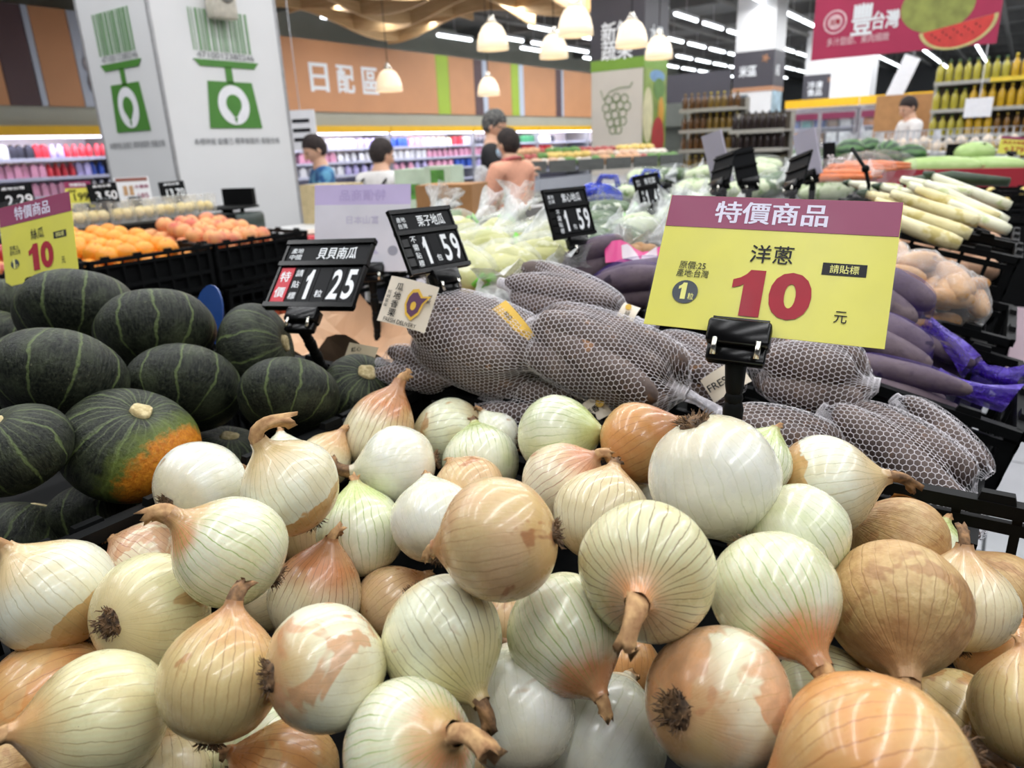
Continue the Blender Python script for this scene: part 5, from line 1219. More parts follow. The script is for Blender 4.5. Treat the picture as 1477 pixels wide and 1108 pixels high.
YSIGN = mat('yellow_shelf_band', (226, 196, 60), .5); mb = MB(); mb.box((1.6, -.01, 2.045), (1.8, .01, .06)); mb.build('yellow_edge_strip', YSIGN, t)
tb = MB().box((0, 0, 0), (.34, .02, .26)).box((0, .0, .6), (.01, .006, 1.0)).build('white_notice', WHITE, None, aty(1411, 155, at(1346, 128, 10.5).y - .02)); tag(tb, 'blank white notice card hanging at the oil shelf', 'notice')
wp = MB().box((0, 0, 0), (.3, .02, .8)).tube([(0, 0, .4), (0, 0, 1.5)], .006, 5).build('white_hanging_sign', WHITE, None, at(1302, 112, 14.0), (0, .35, .4)); tag(wp, 'tilted white panel hanging above the freezer row', 'panel')
JAR = [('brown sauce bottle', bottle_mesh('brown_sauce', .04, .22, (96, 66, 36), (150, 120, 50))), ('yellow-capped sauce bottle', bottle_mesh('yellow_sauce', .04, .22, (120, 96, 44), (214, 190, 70))), ('dark soy bottle', bottle_mesh('dark_soy', .042, .24, (42, 34, 34), (60, 60, 58)))]
zs = (.6, .95, 1.25, 1.52, 1.80)
t, c = shelf_unit('grey grocery shelf of sauce bottles right of the vegetable pillar', 980, 158, 10.3, .85, zs, 1.95); fill(c, .85, zs[1:], .45, JAR[:2], .095, 'sauce_bottle', tuple('on the %s board of the sauce shelf' % s for s in ('lowest', 'lower', 'middle', 'top')), rg)
t, c = shelf_unit('white end shelf with dark packets in front of the rice pillar', 1052, 180, 9.6, .72, (.6, 1.0, 1.24, 1.48), 1.72); fill(c, .72, (1.24, 1.48), .45, [JAR[2]], .09, 'soy_bottle', ('on the lower board of the white end shelf', 'on the upper board of the white end shelf'), rg)
for k, (x, z) in enumerate(((.35, 1.0), (.35, .6))): mb = MB(); mb.box((x, .0, z + .1), (.68, .34, .12)); o = mb.build('dark_packet', mat('dark_packet_print', (64, 62, 40), .4, 0, .2, 20, 0), None, c * 1); o.location = (c.x, c.y + .2, 0); tag(o, 'dark packet carton on the %s board of the white end shelf' % ('middle', 'bottom')[k], 'carton')
# far aisle boards beyond the sauces
bb = thing('aisle_board', 'dark aisle board far behind the sauce shelf', 'board', at(1000, 130, 16)); mb = MB(); mb.box((0, 0, 0), (1.7, .04, .6)); mb.build('panel', SLATE, bb); text('台灣小農 生鮮直送', 1.2, .16, mat('green_letters', (110, 170, 90), .5), bb, 0, 0, 0).rotation_euler = (pi / 2, 0, 0); bb.children[-1].location = (0, -.03, .05)
mb = MB(); mb.tube([(.7, .05, -.3), (.7, .05, -bb.location.z)], .03, 8); mb.tube([(-.7, .05, -.3), (-.7, .05, -bb.location.z)], .03, 8); mb.build('support', SHG, bb)
# freezers
FZ = thing('glass_door_freezer', '', 'freezer'); GLASS = film('freezer_glass', (230, 236, 240), .08, .10, 3, .02); FRB = mat('freezer_frame', (150, 146, 150), .4, .3)
mb = MB(); mb.box((0, .75, 1.0), (1.56, .05, 2.0)); mb.box((0, .4, .1), (1.56, .75, .2)); mb.box((0, .4, 1.98), (1.56, .75, .05)); mb.build('cabinet', CASEW, FZ)
mb = MB(); mb.box((0, -.02, 2.09), (1.58, .06, .17)); mb.build('header', YELH, FZ)
for z in (.5, .85, 1.2, 1.55): mb = MB(); mb.box((0, .4, z), (1.5, .6, .02)); mb.build('shelf', PRICE, FZ)
for s in (-1, 1):
    d = link('door', None, FZ, (s * .39, .0, 0)); mb = MB()
    for x in (-.37, .37): mb.box((x, 0, 1.05), (.04, .04, 1.7))
    for z in (.22, 1.9): mb.box((0, 0, z), (.78, .04, .05))
    mb.build('door_frame', FRB, d); mb = MB(); mb.box((0, 0, 1.05), (.7, .008, 1.62)); mb.build('door_glass', GLASS, d); mb = MB(); mb.box((0, -.012, 1.80), (.70, .01, .14)); mb.build('maroon_band', mat('maroon_print', (120, 36, 70), .5), d)
    mb = MB(); mb.tube([(-.30 * s, -.04, .9), (-.30 * s, -.04, 1.3)], .012, 6); mb.build('door_handle', CHROME, d)
FD = [(nm, mat('frozen_' + nm, c, .4, 0, .15, 10, 0)) for nm, c in (('white', (216, 220, 222)), ('orange', (206, 130, 60)), ('teal', (80, 150, 150)), ('blue', (70, 100, 170)), ('brown', (130, 92, 60)), ('green', (110, 150, 90)))]
c0 = at(1122, 158, 16.2)
for k in range(4):
    o = FZ if k == 0 else copy_tree(FZ); o.location = (c0.x + .8 + 1.6 * k, c0.y + .6, 0); o['label'] = 'glass door freezer with yellow header, %s in its row' % ('first', 'second', 'third', 'fourth')[k]; o['group'] = 'glass door freezers'
    if k < 3:
        for z in (.51, .86, 1.21, 1.56):
            for j in range(5):
                nm, m = FD[rg.randrange(6)]; b = MB().rbox((0, 0, .12), (.24, .18, .24), .03).build('frozen_pack', m, None, (c0.x + .2 + 1.6 * k + .28 * j, c0.y + .85, z)); tag(b, f'{nm} frozen food pack behind the glass of the {("first", "second", "third")[k]} freezer', 'frozen pack', f'{nm} packs in freezer {("one", "two", "three")[k]}')

# ================================================================ HANGING WATERMELON BANNER
y = 8.0; tl, tr, br, bl = aty(1177, -40, y), aty(1447, -22, y), aty(1437, 63, y), aty(1170, 87, y); w = (br - bl).length; zb = (bl.z + br.z) / 2; zt = zb + (tl.z - bl.z) * 1.0; xc = (bl.x + br.x) / 2; h = zt - zb
bn = thing('hanging_banner', 'crimson hanging banner with watermelon picture and white brush letters', 'banner', (xc, y, zb)); bn.rotation_euler = (pi / 2, 0, 0)
mb = MB(); mb.box((0, h / 2, 0), (w, h, .02)); mb.build('panel', mat('crimson_banner', (178, 40, 82), .5, 0, .03, 4, 0), bn)
for s in (-1, 1): mb = MB(); mb.tube([(s * w * .42, h, 0), (s * w * .42, CEIL - zb, 0)], .006, 5); mb.build('hanging_wire', SHG, bn)
k = w / 265.0   # metres per picture pixel on the banner
def bp(px, py): q = aty(px, py, y); return q.x - xc, q.z - zb
x0, y0 = bp(1205, 32); mb = MB(); disc(mb, x0, y0, .105, .0115); mb.build('seal', mat('pale_pink_print', (226, 186, 192), .5), bn); mb = MB(); disc(mb, x0, y0, .088, .0120); mb.build('seal_ring', mat('crimson_banner', (178, 40, 82)), bn); mb = MB(); disc(mb, x0, y0, .066, .0125); mb.build('seal_centre', mat('pale_pink_print', (226, 186, 192)), bn); text('台灣', .085, .05, INKR, bn, x0, y0, .0135, .03)
x1, y1 = bp(1244, 28); text('豐', .17, .26, INKW, bn, x1, y1, .0125, .035); x1, y1 = bp(1278, 28); text('台灣', .22, .15, INKW, bn, x1, y1, .0125, .03)
x1, y1 = bp(1237, 57); text('多汁甜甜、果肉細緻', .54, .072, mat('pale_pink_print', (226, 186, 192)), bn, x1, y1, .0125, .01)
x1, y1 = bp(1352, 12); mb = MB(); mb.add([(x1 + .29 * cos(a), y1 + .02 + .22 * sin(a), .0115) for a in np.linspace(0, 6.2, 40)], [tuple(range(40))]); mb.build('printed_melon', mat('printed_melon_rind', (150, 156, 76), .5, 0, .12, 9, 0), bn)
def slice_pts(k, n=26): return [(.30 * k * cos(a) , .215 * k * sin(a)) for a in np.linspace(-pi * .98, -.02, n)]
x1, y1 = bp(1381, 36)
for nm, kk, zc, cc in (('printed_rind', 1.0, .0125, (206, 196, 130)), ('printed_flesh', .9, .0130, (216, 64, 58))):
    mb = MB(); mb.add([(x * kk, yy * kk - (1 - kk) * .02, zc) for x, yy in slice_pts(1)], [tuple(range(26))]); mb.build(nm, mat(nm, cc, .5, 0, .06, 14, 0), bn, (x1, y1 + .02, 0), (0, 0, .16))
mb = MB()
for q in range(14): mb.ball((-.2 + .028 * q, -.05 - .03 * (q % 3), .014), (.006, .010, .0015), 6, 4)
mb.build('printed_seeds', mat('seed_print', (70, 20, 30), .5), bn, (x1, y1 + .02, 0), (0, 0, .16))['kind'] = 'stuff'

# ================================================================ BAGGED CABBAGES AND GREENS
CFILM = film('milky_cabbage_bag', (240, 242, 240), .10, .22, 22, .8); CTOP = film('twisted_bag_top', (242, 244, 244), .42, .3, 40, .6); GFILM = film('clear_greens_bag', (238, 242, 244), .06, .12, 45, 1.0, .13)
def leaf_mat(name, a, b, vein):
    q = NT(name, .5); off = q.math('MULTIPLY', q.rand(), 23.0); p = q.vadd(q.obj(), q.comb(off, off, off)); n1 = q.noise(p, 12, 4, .6, .6); n2 = q.noise(p, 34, 2)
    q.color(q.mix(q.mr(n2, .58, .66), q.mix(q.mr(n1, .3, .7), lin(a), lin(b)), lin(vein))); q.bump(n1, .8, .01); return q.m
CAB = leaf_mat('napa_cabbage_leaf', (172, 174, 92), (206, 202, 134), (228, 226, 186)); GRE = leaf_mat('dark_green_leaf', (38, 66, 34), (80, 108, 54), (206, 210, 190)); WHT = leaf_mat('pale_stalk', (172, 188, 136), (214, 220, 190), (120, 150, 76)); TIE = mat('green_tie', (112, 190, 60), .4)
def leafy_lump(seed, L, r, fold=.28):
    mb = MB(); pr = []
    for k in range(15):
        a = pi * k / 14; pr.append((max(sin(a), 0) ** .7 * r, -cos(a) * L / 2))
    mb.lathe(pr, 22); o = Vector((seed * 2.1, seed, 0)); vs = []
    for x, y, z in mb.v:
        f = 1 + fold * noise.noise(Vector((x * 16, y * 16, z * 9)) + o) + .12 * noise.noise(Vector((x, y, z)) * 50 + o); vs.append((z, x * f, y * f))
    mb.v = vs; return mb
def bagged(name, label, cat, px, py, d, L, r, yaw, pitch, leaf, fl, group, seed, top=.10, tie=True):
    t = thing(name, label, cat, at(px, py, d), (0, pitch, yaw), group)
    for k in range(2): leafy_lump(seed * 3 + k, L * .9, r * .72).build('leaves', leaf, t, (0, (k - .5) * r * .5, (k - .5) * r * .15))
    mb = leafy_lump(seed + 40, L * 1.04, r * 1.12, .12); mb.build('bag_film', fl, t)
    if top:
        mb = MB(); n, m = 16, 7; vs = []; fs = []; rg = random.Random(seed)
        for k in range(m):
            u = k / (m - 1); rr = .014 + .048 * u ** 1.4
            for i in range(n):
                a = 2 * pi * i / n; q = rr * (1 + (.5 * u) * cos(5 * a + seed)) * rg.uniform(.85, 1.15); vs.append((L * .5 + top * u, q * cos(a), q * sin(a) * .6 + .02 * u))
        for k in range(m - 1):
            for i in range(n): j = (i + 1) % n; fs.append((k * n + i, k * n + j, (k + 1) * n + j, (k + 1) * n + i))
        mb.add(vs, fs, 0, True); mb.build('gathered_top', CTOP, t)
        if tie: mb = MB(); mb.tube([(L * .5 - .006, 0, -.016), (L * .5, .018, 0), (L * .5 + .004, 0, .018), (L * .5, -.018, 0), (L * .5 - .006, 0, -.016)], .005, 6); mb.ball((L * .5, .02, .008), .010, 8, 5); mb.build('green_tie', TIE, t)
    return t
CABS = [(668, 392, 1.42, -.5, .12, 'bagged napa cabbage nearest the crate rim, right of the slanted price board'), (728, 388, 1.45, -.2, .0, 'bagged napa cabbage at the rim in the middle of its crate'), (776, 376, 1.5, .3, -.05, 'bagged napa cabbage with its top pointing at the far price board'), (690, 366, 1.6, .5, -.25, 'bagged napa cabbage in the second row behind the rim'), (742, 360, 1.68, .4, -.15, 'bagged napa cabbage below the woman in peach'), (655, 366, 1.62, .9, -.35, 'bagged cabbage in the second row behind the slanted board'), (645, 342, 1.85, 1.2, -.35, 'bagged cabbage in the rear row by the brown carton'), (708, 352, 1.8, 1.5, -.6, 'bagged cabbage whose white top reaches up to the shoppers'), (795, 352, 1.75, .4, -.1, 'bagged cabbage just left of the far price board'), (604, 350, 2.0, 1.5, -.7, 'bagged cabbage rearmost, behind the white sign back'), (772, 344, 2.0, .3, -.1, 'bagged cabbage against the end of its crate')]
for k, (px, py, d, yaw, pit, lab) in enumerate(CABS): bagged('bagged_cabbage', lab, 'cabbage', px, py, d, .18, .054, yaw, pit, CAB, CFILM, 'bagged napa cabbages', k + 1, .09)
GR = [(838, 352, 1.60, -.3, .1, 0), (878, 340, 1.72, .4, 0, 0), (850, 322, 1.9, .8, -.2, 0), (905, 330, 1.85, 1.0, -.5, 1), (870, 300, 2.15, .2, -.1, 0), (930, 318, 2.0, .9, -.6, 1), (965, 318, 1.95, 1.2, -.4, 1), (958, 285, 2.4, .5, -.2, 0), (1000, 262, 2.8, .7, -.2, 1), (985, 300, 2.2, .8, -.2, 0), (1015, 240, 3.2, .3, -.2, 1), (1090, 238, 2.9, .2, -.1, 1), (1112, 255, 2.5, 1.1, -.4, 0), (1075, 262, 2.5, .3, -.2, 1), (1190, 262, 2.3, .6, -.2, 1), (1100, 228, 3.3, .1, 0, 1), (1175, 232, 3.2, .1, 0, 0), (890, 268, 2.9, .4, 0, 1), (1010, 285, 2.35, .4, 0, 1), (930, 245, 3.4, .5, 0, 1), (970, 240, 3.5, .4, 0, 0)]
DESC = 'at the crate rim by the far price board;one step right of the far price board;behind the far price board;with white gathered top beside the leaf board;by the blue bag;left of the last leaf board;left of the yellow sign corner;behind the last leaf board;far back left of the grey sign backs;above the yellow sign left corner;far back before the sauce shelf;between the two grey sign backs;under the right grey sign back;just above the yellow sign edge;right of the grey sign backs;in the far row before the white end shelf;far row before the freezers;beyond the blue bag;peeping over the yellow sign;far back near the island;far back near the sauce shelf'.split(';')
for k, (px, py, d, yaw, pit, ty) in enumerate(GR): bagged('bagged_greens', ('dark leafy greens in clear bag ', 'pale stemmed greens in clear bag ')[ty] + DESC[k], 'greens', px, py + (12 if d > 2.2 else 6), d, .19, .048, yaw, pit * .6, (GRE, WHT)[ty], GFILM, None, k + 60, .05, k % 2 == 0)
BLUEB = film('blue_bag_film', (40, 66, 196), .75, .2, 30, .8)
for k, (px, py, d, r, lab) in enumerate(((868, 282, 2.75, .075, 'bright blue plastic bag lying on the greens behind the far price board'), (930, 268, 3.3, .07, 'second blue plastic bag farther back behind the leaf board'))):
    t = thing('blue_bag', lab, 'bag', at(px, py, d)); leafy_lump(k + 5, r * 2.2, r * .62, .45).build('pouch', BLUEB, t, (0, 0, 0), (0, .3, .6)); mb = MB(); mb.tube([(-.02, 0, r * .5), (0, 0, r * .95), (.06, 0, r * .9), (.07, 0, r * .4)], .012, 6); mb.build('handle', BLUEB, t)
# clear tub of buns near the pink label
t = thing('clear_tub', 'clear tub of round brown buns beside the pink labelled bag', 'tub', at(924, 350, 1.5), None)
mb = MB(); mb.lathe([(.0, -.045), (.04, -.045), (.046, .0), (.046, .03), (.03, .05), (0, .055)], 18); mb.build('tub', film('clear_tub_film', (245, 245, 245), .18, .1, 10, .2), t)
for k in range(3): mb = MB(); mb.ball((.02 * cos(2.1 * k), .02 * sin(2.1 * k), -.018), (.022, .022, .017), 10, 6); mb.build('bun', PALEP, t)
# shelving under these far vegetables
GB = thing('display_stand', 'dark sloping display stand under the far bagged greens', 'stand', (-1.1, 3.4, 0)); mb = MB(); mb.box((-.2, 0, .55), (1.5, 1.5, 1.10)); mb.build('plinth', BLACK, GB)
mb = MB(); mb.box((-.45, 1.2, .58), (1.0, .8, 1.16)); mb.build('plinth', BLACK, GB)

# ================================================================ RIGHT SIDE VEGETABLES
STK = leaf_mat('white_stalk_skin', (218, 216, 186), (232, 230, 208), (196, 204, 150)); STY = leaf_mat('yellow_white_stalk_skin', (222, 208, 150), (236, 226, 182), (206, 190, 120)); DGR = mat('dark_green_leaf_tip', (44, 62, 38), .5, 0, .2, 30, .2)
STALKS = [(1255, 302, 1385, 352, 1.52, .019, 1), (1262, 290, 1400, 338, 1.56, .018, 1), (1285, 279, 1412, 320, 1.61, .018, 1), (1250, 280, 1370, 304, 1.70, .017, 1), (1310, 266, 1425, 308, 1.72, .017, 0), (1335, 264, 1452, 320, 1.69, .018, 0), (1345, 254, 1457, 297, 1.80, .017, 0), (1300, 258, 1400, 279, 1.84, .016, 0), (1240, 270, 1330, 283, 1.90, .015, 0), (1225, 264, 1300, 272, 1.96, .015, 0), (1370, 292, 1455, 332, 1.61, .016, 0), (1322, 272, 1440, 314, 1.66, .016, 1), (1270, 270, 1375, 292, 1.78, .016, 0)]
for k, (xa, ya, xb, yb, d, r, ty) in enumerate(STALKS):
    p, q = at(xa, ya, d * 1.03), at(xb, yb, d * .97); c = (p + q) / 2; t = thing('vegetable_stalk', ('peeled white stalk ', 'pale yellow stalk ')[ty] + 'lying on the rear right crates, ' + 'first second third fourth fifth sixth seventh eighth ninth tenth eleventh twelfth thirteenth'.split()[k] + ' from the front', 'vegetable', c, None, 'pale vegetable stalks on the rear right crates')
    mb = MB(); pts = [p - c + (q - p) * u + Vector((0, 0, -.004 * sin(u * 3))) for u in np.linspace(0, 1, 9)]; mb.tube(pts, [r * f * .86 for f in (.6, .8, .95, 1.0, 1.05, 1.08, 1.1, 1.05, .8)], 10); mb.build('stalk', (STK, STY)[ty], t)
    if k % 3 == 0: mb = MB(); mb.tube([pts[0] * 1.25, pts[0] * 1.0], [r * .3, r * .8], 8); mb.build('leaf_tip', DGR, t)
o = MB().tube([(0, 0, 0), (.12, .03, .01), (.26, .05, .0)], [.012, .02, .012], 10).build('winter_leek', DGR, None, at(1300, 262, 2.05), (0, 0, -.4)); tag(o, 'dark green leek tops behind the pale stalks', 'leek')
def melon_mat(name, a, b, c):
    q = NT(name, .4); p = q.obj(); sp = q.n('ShaderNodeSeparateXYZ'); q.l(p, sp.inputs[0]); ang = q.math('ARCTAN2', sp.outputs[1], sp.outputs[2]); n1 = q.noise(p, 16, 3)
    s = q.math('SINE', q.math('ADD', q.math('MULTIPLY', ang, 9.0), q.math('MULTIPLY', n1, 5.0))); q.color(q.mix(q.mr(s, -.2, .6), q.mix(q.mr(n1, .3, .7), lin(a), lin(b)), lin(c))); return q.m
WM = melon_mat('watermelon_rind', (66, 104, 60), (96, 136, 80), (36, 62, 40)); WG = melon_mat('winter_melon_rind', (158, 188, 112), (186, 208, 140), (170, 198, 124))
for k, (px, py, d, L, r, m, yaw, lab) in enumerate(((1225, 228, 3.1, .11, .075, WM, .2, 'round green melon behind the orange carrots, leftmost of the melon row'), (1252, 224, 3.3, .10, .07, WM, .8, 'dark striped melon second in the melon row'), (1280, 230, 3.1, .11, .075, WM, 1.4, 'striped melon in the middle of the melon row'), (1312, 234, 3.1, .12, .07, WM, .4, 'melon in the row, touching the pale winter melon'), (1352, 242, 3.0, .17, .05, WG, .1, 'long pale green winter melon left of the black board back'), (1425, 240, 3.05, .15, .045, WG, .05, 'pale green winter melon between the black board back and yellow sign'), (1405, 222, 3.15, .09, .055, WG, .5, 'small light green melon behind the black board back'))):
    kk = 1.05 if m is WM else 1.35; py -= 9 if m is WM else 0; d, L, r = d * 1.46, L * kk * (.75 if m is WM else 1), r * kk; t = thing('melon', lab, 'melon', at(px, py, d), (0, 0, yaw)); leafy_lump(k + 9, L * 2, r, .03).build('rind', m, t); mb = MB(); mb.tube([(L, 0, 0), (L + .02, .004, .008)], [.006, .004], 6); mb.build('stem', STALKD, t)
CAR = mat('carrot_skin', (216, 112, 44), .45, 0, .08, 30, .1)
for k, (px, py, d, yaw, lab) in enumerate(((1215, 256, 2.3, .4, 'orange carrot bag lowest, left of the thin black stem'), (1240, 246, 2.4, .8, 'orange carrots heaped by the thin black stem'), (1262, 242, 2.5, .2, 'orange carrots at the right end of the carrot heap'))):
    t = thing('bag_of_carrots', lab, 'carrots', at(px, py, d), (0, 0, yaw))
    for j in range(5): mb = MB(); mb.tube([(-.10, .02 * (j - 2), .012 * (j % 2)), (.02, .02 * (j - 2), .012 * (j % 2)), (.11, .018 * (j - 2), .01 * (j % 2))], [.014, .013, .004], 8); mb.build('carrot', CAR, t)
    leafy_lump(k + 70, .26, .06, .15).build('bag_film', GFILM, t)
# red fronted melon stand
ms = thing('melon_stand', 'stand with crimson front band carrying the melons on the right', 'stand', (.1, 5.2, 0)); mb = MB(); mb.box((.0, .45, .55), (2.2, 1.4, 1.10)); mb.build('plinth', BLACK, ms)
mb = MB(); mb.box((.0, -.265, 1.135), (2.2, .03, .10)); mb.build('crimson_band', mat('crimson_band', (160, 34, 52), .5, 0, .03, 6, 0), ms)
mb = MB(); mb.add([(.0 + .05 * cos(a), -.282, 1.135 + .035 * sin(a)) for a in np.linspace(0, 6.1, 20)], [tuple(range(20))]); mb.build('band_seal', mat('pale_pink_print', (226, 186, 192)), ms)
crate('black crate of yellow corn under the crimson band at the right', -.25, .75, 4.60, 4.91, .92, 1.085, group=None, rails=4)
rg = random.Random(5); CORN = fruit_mat('yellow_corn', (222, 196, 110), (232, 214, 140), (214, 184, 90), .5)
for k in range(12):
    o = MB().tube([(0, -.09, 0), (0, 0, 0), (0, .09, 0)], [.012, .024, .016], 10).build('corn_cob', CORN, None, (-.18 + .075 * k, 4.72 + .05 * (k % 2), 1.02 + .05 * (k % 2))); tag(o, 'yellow corn cob in the black crate under the crimson band', 'corn', 'corn cobs in the right crate')
cb = thing('display_stand', 'black stand below the corn crate at the right', 'stand', (.25, 4.755, 0)); MB().box((0, 0, .455), (.98, .29, .91)).build('plinth', BLACK, cb)
# sign backs and boards on the right
def back_board(name, label, px, py, d, w, h, yaw, tilt, roll, m, length=.3, slats=0, front=None):
    R = card_rot(yaw, tilt, roll); t = thing(name, label, 'sign', at(px, py, d), R.to_quaternion().to_euler()); mb = MB(); mb.box((0, 0, 0), (w, h, .005)); mb.build('card', m, t)
    for k in range(slats): mb = MB(); mb.box((0, h * (.38 - .76 * k / max(slats - 1, 1)), .005), (w * .98, h * .05, .006)); mb.build('rail', BLACKG, t)
    if front: text(front, w * .6, h * .35, INKW, t, w * .05, -h * .1, .004, .02); mb = MB(); mb.box((0, h * .32, .003), (w * .94, h * .24, .001)); mb.build('name_card', CARD, t)
    clip_stand(t, R, 0, -h / 2, length, 1, 3); return t
LILA = mat('lilac_grey_card', (196, 190, 206), .4, 0, .03, 8, 0)
back_board('price_sign', 'pale lilac sheet standing behind the first dark board back', 1034, 228, 2.15, .10, .15, -35, -12, 10, LILA)
back_board('price_board', 'dark price board back leaning left above the yellow sign', 1042, 245, 1.95, .095, .09, -42, 18, 12, CARD, .16, 3)
back_board('price_board', 'narrow dark board just right of the leaning board back', 1075, 240, 2.0, .07, .10, 50, 15, 8, CARD, .16, 3)
back_board('price_board', 'dark board with red card, leaning right, before the pale bags', 1150, 246, 1.95, .095, .095, -48, 20, 14, CARD, .16, 3)
back_board('price_sign', 'pale lilac sheet behind the board with red card', 1165, 222, 2.1, .10, .13, -40, -8, 12, LILA)
back_board('price_board', 'small dark upright board left of the melon row', 1196, 226, 2.5, .055, .095, 60, 6, 2, CARD, .16, 0, '29')
back_board('price_board', 'wide black board seen from behind among the winter melons', 1392, 221, 4.6, .215, .12, 5, 5, 0, BLACK, .05, 4)
stick_sign('price_sign', 'yellow price sign reading 379 at the right frame edge', 1462, 210, 4.75, .165, .112, 0, 8, -6, YEL, [(None, 0, .42, 1, .16, MAG), ('+379', .05, -.22, .7, .34, INKR), ('西瓜大特價', 0, .16, .8, .2, INKR)], .065)
# thin black hook stem in the carrots
t = thing('sign_stem', 'thin black stem without sign rising from the pale stalks', 'stem', at(1250, 285, 1.8)); mb = MB(); mb.tube([(0, 0, -.03), (.002, 0, .03), (-.01, 0, .07), (-.05, .02, .12)], .005, 6); mb.build('rod', BLACK, t); mb = MB(); mb.ball((-.01, 0, .07), .010, 8, 6); mb.build('joint', BLACK, t)
# wire baskets with garlic
def wire_basket(label, px, py, d, w, dp, h):
    c = at(px, py, d); t = thing('wire_basket', label, 'basket', (c.x, c.y, c.z - h), None, 'wire baskets beyond the melons'); WI = mat('zinc_wire', (170, 172, 176), .35, .7)
    for nm, a, b in (('front_grid', (-w / 2, -dp / 2), (w / 2, -dp / 2)), ('side_grid', (w / 2, -dp / 2), (w / 2, dp / 2)), ('back_grid', (w / 2, dp / 2), (-w / 2, dp / 2)), ('side_grid', (-w / 2, dp / 2), (-w / 2, -dp / 2))):
        mb = MB(); a, b = Vector((*a, 0)), Vector((*b, 0)); n = max(3, int((b - a).length / .05))
        for k in range(n + 1): p = a.lerp(b, k / n); mb.tube([p, p + Vector((0, 0, h))], .003, 4)
        for k in range(5): z = Vector((0, 0, h * k / 4)); mb.tube([a + z, b + z], .0035, 4)
        o = mb.build(nm, WI, t); o['kind'] = 'stuff'
    mb = MB(); mb.box((0, 0, .0), (w, dp, .008)); mb.build('base', WI, t)
    for sx in (-1, 1):
        for sy in (-1, 1): mb = MB(); mb.tube([(sx * w / 2, sy * dp / 2, 0), (sx * w / 2, sy * dp / 2, -t.location.z)], .012, 6); mb.build('leg', WI, t)
    return c, h
rg = random.Random(9); GA = mat('garlic_skin', (224, 208, 190), .6, 0, .06, 30, .1)
for lab, px, py, d, w in (('wire basket of garlic in front of the oil shelf', 1372, 186, 6.4, 1.15), ('wire basket in front of the freezers beside the man in white', 1290, 190, 7.4, .8)):
    c, h = wire_basket(lab, px, py, d, w, .55, .42)
    for k in range(22):
        mb = MB(); mb.lathe([(0, -.03), (.035, -.026), (.048, 0), (.03, .028), (.008, .05), (0, .052)], 10); o = mb.build('garlic_bulb', GA, None, (c.x - w * .42 + w * .84 * (k % 11) / 10, c.y - .12 + .2 * (k // 11), c.z - h + .05 + .22 + rg.uniform(0, .05))); tag(o, ('garlic bulb heaped in the wire basket by the oil shelf' if d < 7 else 'garlic bulb heaped in the wire basket by the freezers'), 'garlic', 'garlic bulbs in ' + lab)
    mb = MB(); mb.box((0, 0, 0), (w * .95, .5, .22)); o = mb.build('inner_tray', WSH, None, (c.x, c.y, c.z - h + .12)); tag(o, 'white tray inside the ' + lab, 'tray')
# pink sheet on the cart at the far right
t = thing('poster_stand', 'pale pink poster board on a wheeled foot at the right edge', 'poster stand', at(1462, 545, 3.6)); t.location.z = 0; zt = at(1462, 440, 3.6).z
mb = MB(); mb.box((.16, 0, zt - .19), (.4, .012, .40)); mb.build('board', mat('pale_pink_poster', (222, 196, 206), .5, 0, .04, 8, 0), t); mb = MB(); mb.box((.16, -.008, zt - .37), (.38, .002, .016)); mb.build('print_line', mat('pink_line', (196, 70, 110), .5), t)
mb = MB(); mb.tube([(.1, .012, .06), (.1, .012, zt - .2)], .012, 8); mb.box((.1, 0, .05), (.3, .25, .02)); mb.build('foot', BLACK, t)
for s in (-1, 1): mb = MB(); mb.tube([(.1 + s * .13 - .01, 0, .022), (.1 + s * .13 + .01, 0, .022)], .022, 12); mb.build('wheel', BLACK, t)
# cartons behind the cabbages
KR = mat('brown_carton', (168, 122, 76), .7, 0, .05, 10, .05)
def carton(label, px, py, d, dims, yaw, m, deco):
    c = at(px, py, d); t = thing('carton', label, 'carton', (c.x, c.y, c.z - dims[2]), (0, 0, yaw)); mb = MB(); mb.box((0, 0, dims[2] / 2), dims); mb.build('box', m, t)
    for (x, z, w2, h2, mm) in deco: mb = MB(); mb.box((x * dims[0], -dims[1] / 2 - .001, z * dims[2]), (w2 * dims[0], .002, h2 * dims[2])); mb.build('print', mm, t)
    for s in (-1, 1): mb = MB(); mb.box((0, s * dims[1] * .26, dims[2] + .002), (dims[0], dims[1] * .46, .004)); mb.build('flap', m, t)
    return t
GP = mat('leafy_green_print', (84, 140, 62), .5, 0, .25, 20, 0); PG = mat('pale_green_carton', (186, 202, 180), .6, 0, .06, 10, 0)
carton('brown carton with dark printed spots behind the bagged cabbages', 652, 266, 3.6, (.30, .24, .22), .3, KR, [(-.1, .6, .12, .25, CARD), (.2, .4, .2, .16, GP), (-.25, .25, .12, .2, RED)])
carton('carton printed with tall green leaves behind the white sign back', 640, 240, 4.0, (.16, .2, .30), .3, PG, [(0, .5, .5, .9, GP)])
carton('pale green carton next to the leaf printed one', 604, 244, 4.1, (.22, .2, .24), .3, PG, [(-.1, .5, .6, .35, GP)])
carton('beige open carton held before the man in blue', 478, 266, 4.4, (.30, .24, .26), .2, mat('beige_carton', (190, 172, 132), .7), [])
tb2 = thing('packing_table', 'plain table carrying the cartons in the aisle', 'table', (-2.8, 3.12, 0)); MB().box((0, 0, .98), (1.7, .8, .04)).build('tabletop', WSH, tb2)
for sx in (-1, 1):
    for sy in (-1, 1): MB().box((sx * .8, sy * .36, .48), (.05, .05, .96)).build('leg', SHG, tb2)

